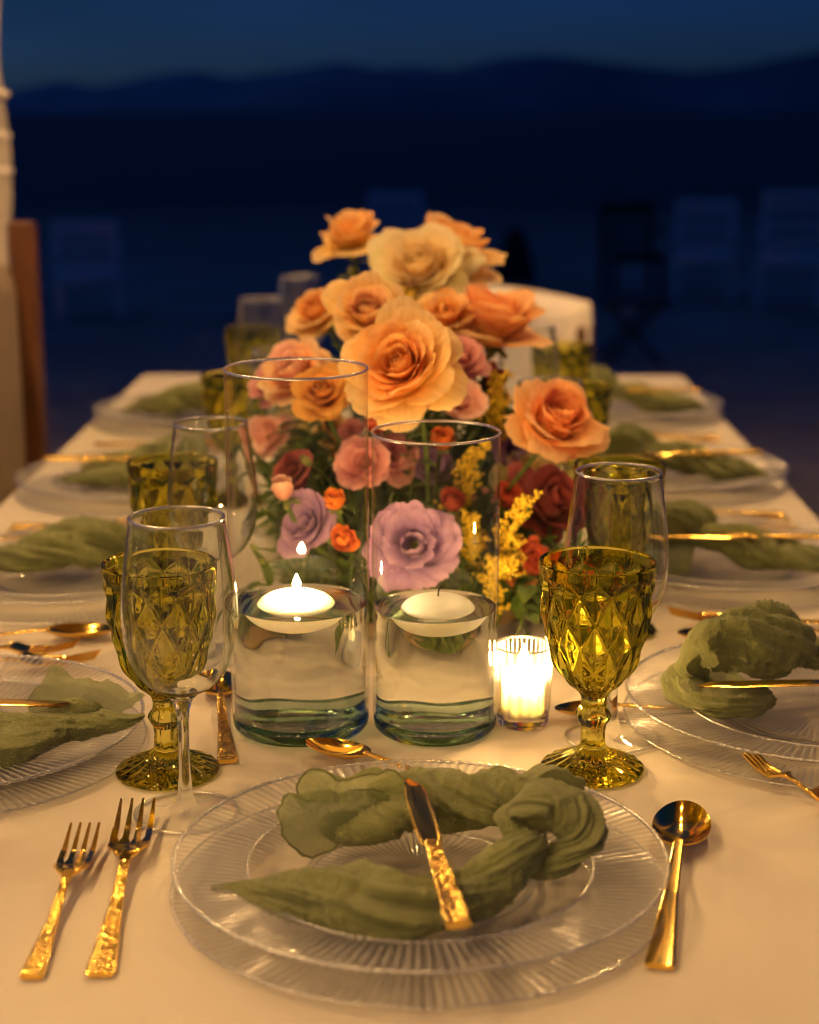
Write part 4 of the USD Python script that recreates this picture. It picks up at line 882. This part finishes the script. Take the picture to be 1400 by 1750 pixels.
bloom('ranunculus', 'orange ranunculus just inside the shorter vase rim', 'flower', fl(755, 752, 1.62), (.1, -.6, .8), rad(80, 1.62), RANU, 'orange_petal', 44, ran, A1, nu=9, nv=8)
bloom('ranunculus', 'red-orange ranunculus above the lilac flower in the shorter vase view', 'flower', fl(775, 858, 1.58), (.1, -.6, .8), rad(78, 1.58), RANU, 'red_petal', 45, ran, A1, nu=9, nv=8)
bloom('ranunculus', 'small red ranunculus low between the stems right of the big rose', 'flower', fl(848, 650, 1.80), (.2, -.6, .8), rad(84, 1.80), RANU, 'red_petal', 46, ran, A1, nu=9, nv=8)
bloom('ranunculus', 'deep red ranunculus at the right wall of the shorter vase', 'flower', fl(868, 850, 1.62), (.2, -.6, .8), rad(84, 1.62), RANU, 'red_petal', 47, ran, A1, nu=9, nv=8)
car = 'carnations of the centrepiece'
bloom('carnation', 'coral frilled carnation just above the right green goblet', 'flower', fl(912, 950, 1.55), (.45, -.65, .4), rad(86, 1.55), CARN, 'red_petal', 51, car, A1, ruffle=.09, rf=14, nu=19)
bloom('carnation', 'peach frilled carnation left of the coral one above the goblet', 'flower', fl(886, 985, 1.56), (.2, -.75, .4), rad(80, 1.56), CARN, 'coral_petal', 52, car, A1, ruffle=.09, rf=14, nu=19)
bloom('carnation', 'dusty red frilled carnation behind the right edge of the tall vase', 'flower', fl(600, 735, 1.64), (-.1, -.7, .6), rad(60, 1.64), CARN, 'mauve_petal', 53, car, A1, ruffle=.09, rf=14, nu=19)

def goldenrod(label, pts, tip_w, seed):
    rg = np.random.default_rng(seed); p = spline(pts, 40); t = thing('goldenrod', label, 'flower', p[0], 0, 'goldenrod sprays of the centrepiece')
    o = p[0]; obj('stem', tube(p - o, np.linspace(.0018, .0006, 40), 6), 'stem_green', t, smooth=True)
    ms = []; ico = trimesh.creation.icosphere(1, 1.0)
    twig = []
    for b in range(46):
        q = .25 + .75 * b / 45; c = p[int(q * 39)] - o
        dirv = rg.standard_normal(3); dirv[2] = abs(dirv[2]) * .6 + .3; dirv /= np.linalg.norm(dirv)
        Lb = tip_w * (1.15 - q) * (.6 + .6 * rg.random()) + .004
        twig.append(tube([c, c + dirv * Lb * .5 + [0, 0, .002], c + dirv * Lb], .0005, 4))
        for k in range(11):
            a = (k + 1) / 11 * Lb
            pos = c + dirv * a + [0, 0, .004 * math.sin(a / Lb * 2)] + rg.standard_normal(3) * .0016
            m = ico.copy(); m.vertices = m.vertices * (1 + .35 * rg.standard_normal((len(m.vertices), 1)) * .5) * (.0011 + .0009 * rg.random()); m.apply_translation(pos); ms.append(m)
    obj('twigs', cat_m(twig), 'stem_green', t, kind='stuff')
    obj('blossoms', cat_m(ms), 'yellow_floret', t, smooth=True, kind='stuff')
goldenrod('yellow goldenrod spray right of the shorter vase, its tip pointing up right', [fl(835, 1040, 1.56), fl(852, 990, 1.54), fl(870, 930, 1.52), fl(912, 858, 1.50)], .024, 1)
goldenrod('yellow goldenrod spray low at the right wall of the shorter vase', [fl(830, 1080, 1.56), fl(838, 1020, 1.52), fl(850, 975, 1.50), fl(880, 985, 1.48)], .020, 2)
goldenrod('yellow goldenrod spray high inside the view through the shorter vase', [fl(770, 1000, 1.64), fl(785, 900, 1.62), fl(795, 840, 1.60), fl(830, 765, 1.58)], .030, 3)
goldenrod('yellow goldenrod spray at the middle of the shorter vase view', [fl(800, 1060, 1.58), fl(805, 980, 1.56), fl(812, 930, 1.54), fl(800, 890, 1.52)], .024, 4)
goldenrod('blurred yellow goldenrod behind the pale roses, under the cream-yellow rose', [fl(700, 640, 1.86), fl(700, 560, 1.86), fl(700, 520, 1.86), fl(690, 505, 1.86)], .028, 5)
goldenrod('blurred yellow goldenrod left of the coral-peach rose', [fl(850, 780, 1.74), fl(850, 720, 1.72), fl(845, 680, 1.72), fl(862, 650, 1.72)], .026, 6)

def leaf_mesh(L, W, bend, seed):
    rg = np.random.default_rng(seed); n, k = 12, 7; u = np.linspace(0, 1, n); w = np.linspace(-1, 1, k)
    wid = W * np.sin(PI * u ** .85) ** .8 + 1e-4
    x = np.broadcast_to((L * (u - .12 * bend * u * u))[:, None], (n, k)); y = wid[:, None] * w[None]
    z = -bend * L * .35 * (u ** 2)[:, None] + .25 * np.abs(y) + .03 * L * np.sin(6 * u + rg.random() * 6)[:, None] * w[None]
    return trimesh.Trimesh(np.stack([x, y, z], -1).reshape(-1, 3), grid_faces(n, k, False), process=False), np.repeat(u, k)
def sprig(name, label, pts, n, L, W, seed, matname='green_leaf', group='leafy sprigs of the centrepiece', spread=1.0):
    rg = np.random.default_rng(seed); p = spline(pts, 30); o = p[0]; t = thing(name, label, 'foliage', o, 0, group)
    obj('stem', tube(p - o, np.linspace(.0018, .0008, 30), 6), 'stem_green', t, smooth=True)
    for k in range(n):
        q = .2 + .8 * k / max(1, n - 1); i = int(q * 29); d = p[min(29, i + 1)] - p[max(0, i - 1)]; d /= np.linalg.norm(d)
        side = np.cross(d, rg.standard_normal(3)); side /= np.linalg.norm(side)
        x = d * .55 + side * spread; x /= np.linalg.norm(x); z = np.cross(x, np.cross([0, 0, 1.0], x) + 1e-3); z /= np.linalg.norm(z)
        if z[2] < 0: z = -z
        y = np.cross(z, x); m, fd = leaf_mesh(L * (.7 + .5 * rg.random()), W * (.8 + .4 * rg.random()), .4 + .8 * rg.random(), seed * 31 + k)
        m.vertices = m.vertices @ np.stack([x, y, z], 0) + (p[i] - o)
        obj('leaf', m, matname, t, smooth=True, fade=fd)
sprig('leaf_sprig', 'glossy leaf sprig drooping between the shorter vase and the right goblet', [fl(850, 1010, 1.58), fl(880, 1010, 1.54), fl(895, 1040, 1.51), fl(882, 1085, 1.49)], 9, .030, .0075, 1)
sprig('leaf_sprig', 'leaf sprig behind the lower right of the shorter vase', [fl(800, 1040, 1.60), fl(850, 1020, 1.56), fl(905, 1000, 1.53)], 9, .032, .008, 2)
sprig('leaf_sprig', 'leaf sprig low behind the tall vase on its left', [fl(520, 1040, 1.56), fl(480, 1010, 1.54), fl(440, 1000, 1.52), fl(420, 1060, 1.50)], 9, .034, .009, 3)
sprig('leaf_sprig', 'leaf sprig in the dark gap behind both vases', [fl(620, 1060, 1.58), fl(600, 980, 1.56), fl(640, 880, 1.58)], 10, .034, .008, 4)
sprig('leaf_sprig', 'leafy stems under the big peach rose', [fl(700, 900, 1.62), fl(700, 800, 1.60), fl(690, 720, 1.60)], 12, .036, .007, 5)
sprig('leaf_sprig', 'leafy stems in the shade under the wide coral rose', [fl(830, 800, 1.78), fl(830, 700, 1.80), fl(820, 620, 1.80)], 14, .040, .010, 6)
sprig('leaf_sprig', 'leafy stems behind the orange-apricot rose', [fl(560, 860, 1.68), fl(540, 780, 1.70), fl(520, 700, 1.72)], 14, .040, .010, 7)
sprig('leaf_sprig', 'olive leaf sprig at the left end of the bouquet', [fl(480, 860, 1.72), fl(440, 780, 1.76), fl(430, 690, 1.80)], 12, .040, .010, 8)
sprig('leaf_sprig', 'leaf sprig beneath the cream-yellow rose', [fl(740, 640, 1.90), fl(750, 560, 1.92), fl(740, 505, 1.92)], 12, .036, .011, 9)
sprig('leaf_sprig', 'leaf sprig beneath the highest small rose', [fl(640, 640, 1.98), fl(620, 540, 2.0), fl(604, 455, 2.02)], 10, .030, .009, 10)
def feathery(label, a, b, n, L, seed):
    rg = np.random.default_rng(seed); a, b = np.array(a), np.array(b); t = thing('feathery_filler', label, 'foliage', a, 0, 'feathery green filler of the centrepiece')
    stems, bl = [], []
    for k in range(7):
        e = (b - a) * (.75 + .35 * rg.random()) + rg.standard_normal(3) * [.022, .022, .012]; p = spline([np.zeros(3), e * .5 + rg.standard_normal(3) * .012, e], 16)
        stems.append(tube(p, np.linspace(.0012, .0005, 16), 5))
        for q in range(n):
            i = rg.integers(3, 16); d = rg.standard_normal(3); d[2] += .5; d /= np.linalg.norm(d); w = np.cross(d, rg.standard_normal(3)); w /= np.linalg.norm(w)
            l2 = L * (.5 + .8 * rg.random()); w *= l2 * (.05 + .10 * rg.random()); o = p[i]; m = o + d * l2 * .5; e2 = o + d * l2 - [0, 0, l2 * .2]
            bl.append((np.array([o, m - w, m + w, e2])))
    v = np.vstack(bl); f = np.vstack([np.array([[0, 2, 1], [1, 2, 3]]) + 4 * i for i in range(len(bl))])
    obj('stem', cat_m(stems), 'stem_green', t, smooth=True, kind='stuff')
    obj('fronds', trimesh.Trimesh(v, f, process=False), 'green_leaf', t, smooth=False, fade=np.tile([.1, .5, .5, 1], len(bl)), kind='stuff')
for k, (x, y0_, y1_, Y, lab) in enumerate([(545, 1040, 900, 1.62, 'behind the lit candle'), (600, 1040, 820, 1.66, 'between the orange flowers'), (655, 1040, 900, 1.60, 'in the gap between the vases'), (715, 1060, 960, 1.54, 'under the large lilac flower'),
        (765, 1070, 930, 1.56, 'behind the unlit candle'), (810, 1040, 820, 1.66, 'behind the goldenrod'), (860, 1040, 900, 1.64, 'under the dark red flower'), (560, 860, 720, 1.74, 'under the orange-apricot rose'),
        (700, 860, 700, 1.72, 'below the big peach rose'), (790, 800, 620, 1.80, 'among the tall stems on the right'), (630, 760, 600, 1.82, 'left of the big peach rose'), (880, 800, 690, 1.78, 'left of the coral-peach rose'),
        (490, 930, 800, 1.66, 'left of the pale lilac flower'), (740, 700, 560, 1.90, 'under the topmost roses'), (920, 1040, 950, 1.62, 'behind the right goblet')]):
    feathery('feathery green filler ' + lab, fl(x, y0_, Y), fl(x + (-1) ** k * 12, y1_, Y - .01), 34, .030, 300 + k)
def bud(label, c, base, R, seed):
    rg = np.random.default_rng(seed); c, base = np.array(c), np.array(base); B = frame_of(c - base)
    t = thing('flower_bud', label, 'flower bud', base, 0, 'green lisianthus buds of the centrepiece')
    obj('stem', tube(spline([np.zeros(3), (c - base) * .5 + [0, 0, .006], c - base], 14), .0011, 6), 'stem_green', t, smooth=True)
    for k in range(6):
        m, fd = petal(1.7, .42, 50, -2, -14, k * PI / 3 + .2 * rg.random(), rg, 7, 8, edge=.0)
        m.vertices = m.vertices @ B.T * R + (c - base); obj('sepal', m, 'bud_green', t, smooth=True, fade=fd)
bud('pale green bud lowest at the left foot of the flowers', fl(452, 962, 1.49), fl(500, 985, 1.55), .0075, 1)
bud('pale green bud just above the lowest one at the left foot', fl(440, 938, 1.50), fl(505, 970, 1.56), .0075, 2)
bud('creamy green tapered bud between the wine and apricot flowers', fl(530, 795, 1.55), fl(580, 850, 1.60), .011, 3)
bud('small round green bud under the highest rose', fl(603, 478, 2.00), fl(620, 560, 2.0), .010, 4)
bud('green bud hanging at the left rim of the shorter vase view', fl(665, 870, 1.50), fl(675, 845, 1.55), .007, 5)

# mossy bed that holds the stems, in a low tray
def mound():
    n, k = 46, 16; th = np.arange(n) * 2 * PI / n; rows = []
    for q in np.linspace(0, 1, k):
        r = 1 - q; rows.append(np.c_[.152 * r * np.cos(th) * (1 + .1 * np.sin(5 * th)),   .325 * r * np.sin(th) * (1 + .06 * np.sin(7 * th)), np.full(n, .012 + .085 * (1 - r ** 2.6)) + .008 * np.sin(9 * th + 5 * r) * r])
    return trimesh.Trimesh(np.vstack(rows), grid_faces(k, n, True), process=False)
tr = thing('flower_tray', 'low brown tray under the flowers along the middle of the table', 'tray', (.02, 1.83, TOP + .0005))
ring = lathe([(0, 0), (.145, 0), (.150, .004), (.150, .018), (.145, .018), (.143, .006), (0, .005)], 60)
ring.vertices[:, 1] *= 2.1; obj('dish', ring, 'tray_brown', tr, smooth=40)
mo = mound(); mo.apply_translation((.02, 1.83, TOP + .004))
if mo.volume < 0: mo.invert()
rg = np.random.default_rng(7)
pts, fi = trimesh.sample.sample_surface(mo, 5200, seed=7); nrm = mo.face_normals[fi]; bl = []
for q, nn in zip(pts, nrm):
    d = nn * .8 + rg.standard_normal(3) * .5; d[2] = abs(d[2]); d /= np.linalg.norm(d); L = .012 + .036 * rg.random()
    s = np.cross(d, [0, 0, 1.0]) + 1e-6; s /= np.linalg.norm(s); s *= .0012 + .0012 * rg.random(); e = q + d * L + [0, 0, -.006]
    bl.append(trimesh.Trimesh([q - s * .6, q + s * .6, q + d * L * .5 - s, q + d * L * .5 + s, e], [[0, 1, 3], [0, 3, 2], [2, 3, 4]], process=False))
obj('moss', cat_m([mo] + bl), 'moss_green', None, smooth=False, label='green moss and feathery filler bedding the stems behind the vases', cat='moss', kind='stuff')

# ------------------------------------------------------------------ chairs at the table
def dining_chair(label, loc, rz, fabric, top=1.03, post_top=None):
    ex = 40 if post_top else 12
    """Faces local +x; the back stands at local x = 0."""
    t = thing('dining_chair', label, 'chair', loc, rz)
    W = .23
    for sgn in (-1, 1):
        obj('post', bx(.042, .042, post_top or top, (0, sgn * W, (post_top or top) / 2), .006), 'chair_wood', t)
        obj('leg', bx(.040, .040, .43, (.42, sgn * W, .215), .005), 'chair_wood', t)
        obj('stretcher', bx(.37, .022, .03, (.21, sgn * W, .2), .004), 'chair_wood', t)
    obj('seat', bx(.46, .50, .05, (.22, 0, .455), .012), fabric, t)
    # back cloth: soft padded panel, slightly bowed
    n, k = 20, 22; yy = np.linspace(-1, 1, n); zz = np.linspace(0, 1, k); V = []
    for side in (1, -1):
        g = np.stack([np.broadcast_to(side * (.034 if post_top else .028) * np.sqrt(np.clip(1 - yy[:, None] ** ex, 0, 1)) * np.sqrt(np.clip(1 - (2 * zz[None] - 1) ** 10, 0, 1)) - (.008 if post_top else .02) * (1 - yy[:, None] ** 2), (n, k)),
                      np.broadcast_to(yy[:, None] * (W - .012 if not post_top else W + .026), (n, k)), np.broadcast_to(.5 + (top - .07 - .5) * zz[None] + .012 * (1 - yy[:, None] ** 2) * zz[None], (n, k))], -1)
        V.append(trimesh.Trimesh(g.reshape(-1, 3), grid_faces(n, k, False), process=False))
    V[1].invert()
    bk = cat_m(V); bk.apply_translation((0 if post_top else -.026, 0, 0))
    obj('back', bk, fabric, t, smooth=True)
    return t
dining_chair('wooden chair with a beige back cloth on the left side of the table', (-.634, 2.585, 0), 0.0, 'beige_fabric', 1.07)
q = aty(945, 500, 3.50)
dining_chair('chair with a cream cloth back at the far end of the table', (.175, 3.50, 0), -PI / 2 - .85, 'chair_fabric', .955, .84)

# cloth canopy over the table; one wrapped post of it stands at the left edge of the picture
q = aty(13, 250, 3.05)
cn = thing('canopy', 'pale cloth-wrapped canopy post standing at the left edge of the picture', 'canopy', (q[0] - .06, 3.05, 0))
def pleat(th, i, r, z): return r * (1 + .05 * np.sin(9 * th + 2 * math.sin(i * .7)) + .03 * np.sin(17 * th + i)), z
CX, CY, CZ = 2.3, -4.6, 2.86
for k, (dx, dy) in enumerate(((0, 0), (CX, 0), (0, CY), (CX, CY))):
    po = obj('post', lathe([(0, 0)] + [(.055 + .006 * math.sin(k * 1.3), z) for k, z in enumerate(np.linspace(0, CZ, 40))] + [(0, CZ)], 60, pleat), 'post_cloth', cn, smooth=True)
    if k: UsdGeom.Xformable(po).AddTranslateOp().Set(Gf.Vec3d(dx, dy, 0))
for py in (160, 232, 292):
    z = aty(13, py, 3.05)[2]; obj('pale_band', torus(.060, .007, z, 40, 8), 'chair_fabric', cn, smooth=True)  # pale bands added for the small dots on the post
for a, b in (((0, 0), (CX, 0)), ((0, CY), (CX, CY)), ((0, 0), (0, CY)), ((CX, 0), (CX, CY))):
    obj('beam', tube([(a[0], a[1], CZ + .04), (b[0], b[1], CZ + .04)], .04, 10), 'chair_wood', cn)
gx, gy = np.meshgrid(np.linspace(-.15, CX + .15, 30), np.linspace(CY - .15, .15, 50), indexing='ij')
gz = CZ + .085 + .05 * np.sin(gx * 9) * np.sin(gy * 2.2) - .10 * np.sin(PI * (gy - CY) / -CY * 4) ** 2 * .6
ro = trimesh.Trimesh(np.stack([gx, gy, gz + .04], -1).reshape(-1, 3), grid_faces(30, 50, False), process=False)
obj('roof_cloth', ro, 'canopy_cloth', cn, smooth=True)

# ------------------------------------------------------------------ on the beach
def beach_chair(label, px0, px1, py_top, py_bot, rz, matname, group):
    f = floor_at((px0 + px1) / 2, py_bot); dep = f[1]; W = (px1 - px0) * dep / FPX; H = aty((px0 + px1) / 2, py_top, dep)[2]
    t = thing('beach_chair', label, 'chair', (f[0], f[1] , 0), rz, group)
    w = W / 2; rt = .022; sh = H * .42
    obj('back_frame', cat_m([bx(.045, .03, H - .05, (-w + .02, .42, H / 2 + .02), .006), bx(.045, .03, H - .05, (w - .02, .42, H / 2 + .02), .006), bx(W, .032, .06, (0, .42, H - .03), .008)]), matname, t)
    for k in range(3): obj('slat', bx(W - .09, .016, H * .075, (0, .424, sh + H * (.13 + .15 * k)), .004), matname, t)
    obj('seat', bx(W - .02, .46, .07, (0, .2, sh), .015), matname, t)
    for sx in (-1, 1):
        obj('leg', bx(.045, .04, sh, (sx * (w - .025), .0, sh / 2), .006), matname, t)
        obj('leg', bx(.045, .04, sh, (sx * (w - .025), .40, sh / 2), .006), matname, t)
        obj('armrest', bx(.05, .44, .028, (sx * (w - .02), .2, sh + .17), .006), matname, t)
    return t
g = None
beach_chair('pale beach chair alone in the dark at the left', 100, 214, 382, 545, .25, 'beach_white', g)
beach_chair('pale beach chair at the right edge of the picture', 1290, 1404, 330, 532, -.25, 'beach_white', g)
beach_chair('pale beach chair between the dark chair and the right edge', 1150, 1254, 345, 515, -.15, 'beach_white', g)
beach_chair('dark wooden beach chair left of the pale ones at the right', 1042, 1138, 350, 505, .1, 'dark_wood', g)
beach_chair('pale beach chair far off above the highest roses', 628, 722, 332, 470, 0, 'beach_white', g)
f = floor_at(1078, 618); dep = f[1]; zt = aty(1078, 512, dep)[2]; W = 122 * dep / FPX
t = thing('side_table', 'small dark trestle table on the sand right of the far cream chair', 'table', (f[0], f[1], 0))
obj('table_top', bx(W, .4, .03, (0, 0, zt), .006), 'dark_wood', t)
for sy in (-1, 1):
    obj('leg', bar((-W * .4, sy * .15, 0), (W * .35, sy * .15, zt - .02), .016), 'dark_wood', t); obj('leg', bar((W * .4, sy * .15, 0), (-W * .35, sy * .15, zt - .02), .016), 'dark_wood', t)
f = floor_at(878, 482); dep = f[1]; s = dep / FPX
t = thing('covered_bundle', 'dark peaked covered bundle on the sand behind the top roses', 'bundle', (f[0], f[1], 0))
def lump(th, i, r, z): return r * (1 + .12 * np.sin(3 * th + i * .4) + .06 * np.sin(7 * th)), z
obj('cover', lathe([(0, 0), (34 * s, 0), (33 * s, 12 * s), (27 * s, 45 * s), (20 * s, 72 * s), (13 * s, 86 * s), (5 * s, 93 * s), (0, 94 * s)], 40, lump), 'dark_cover', t, smooth=True)
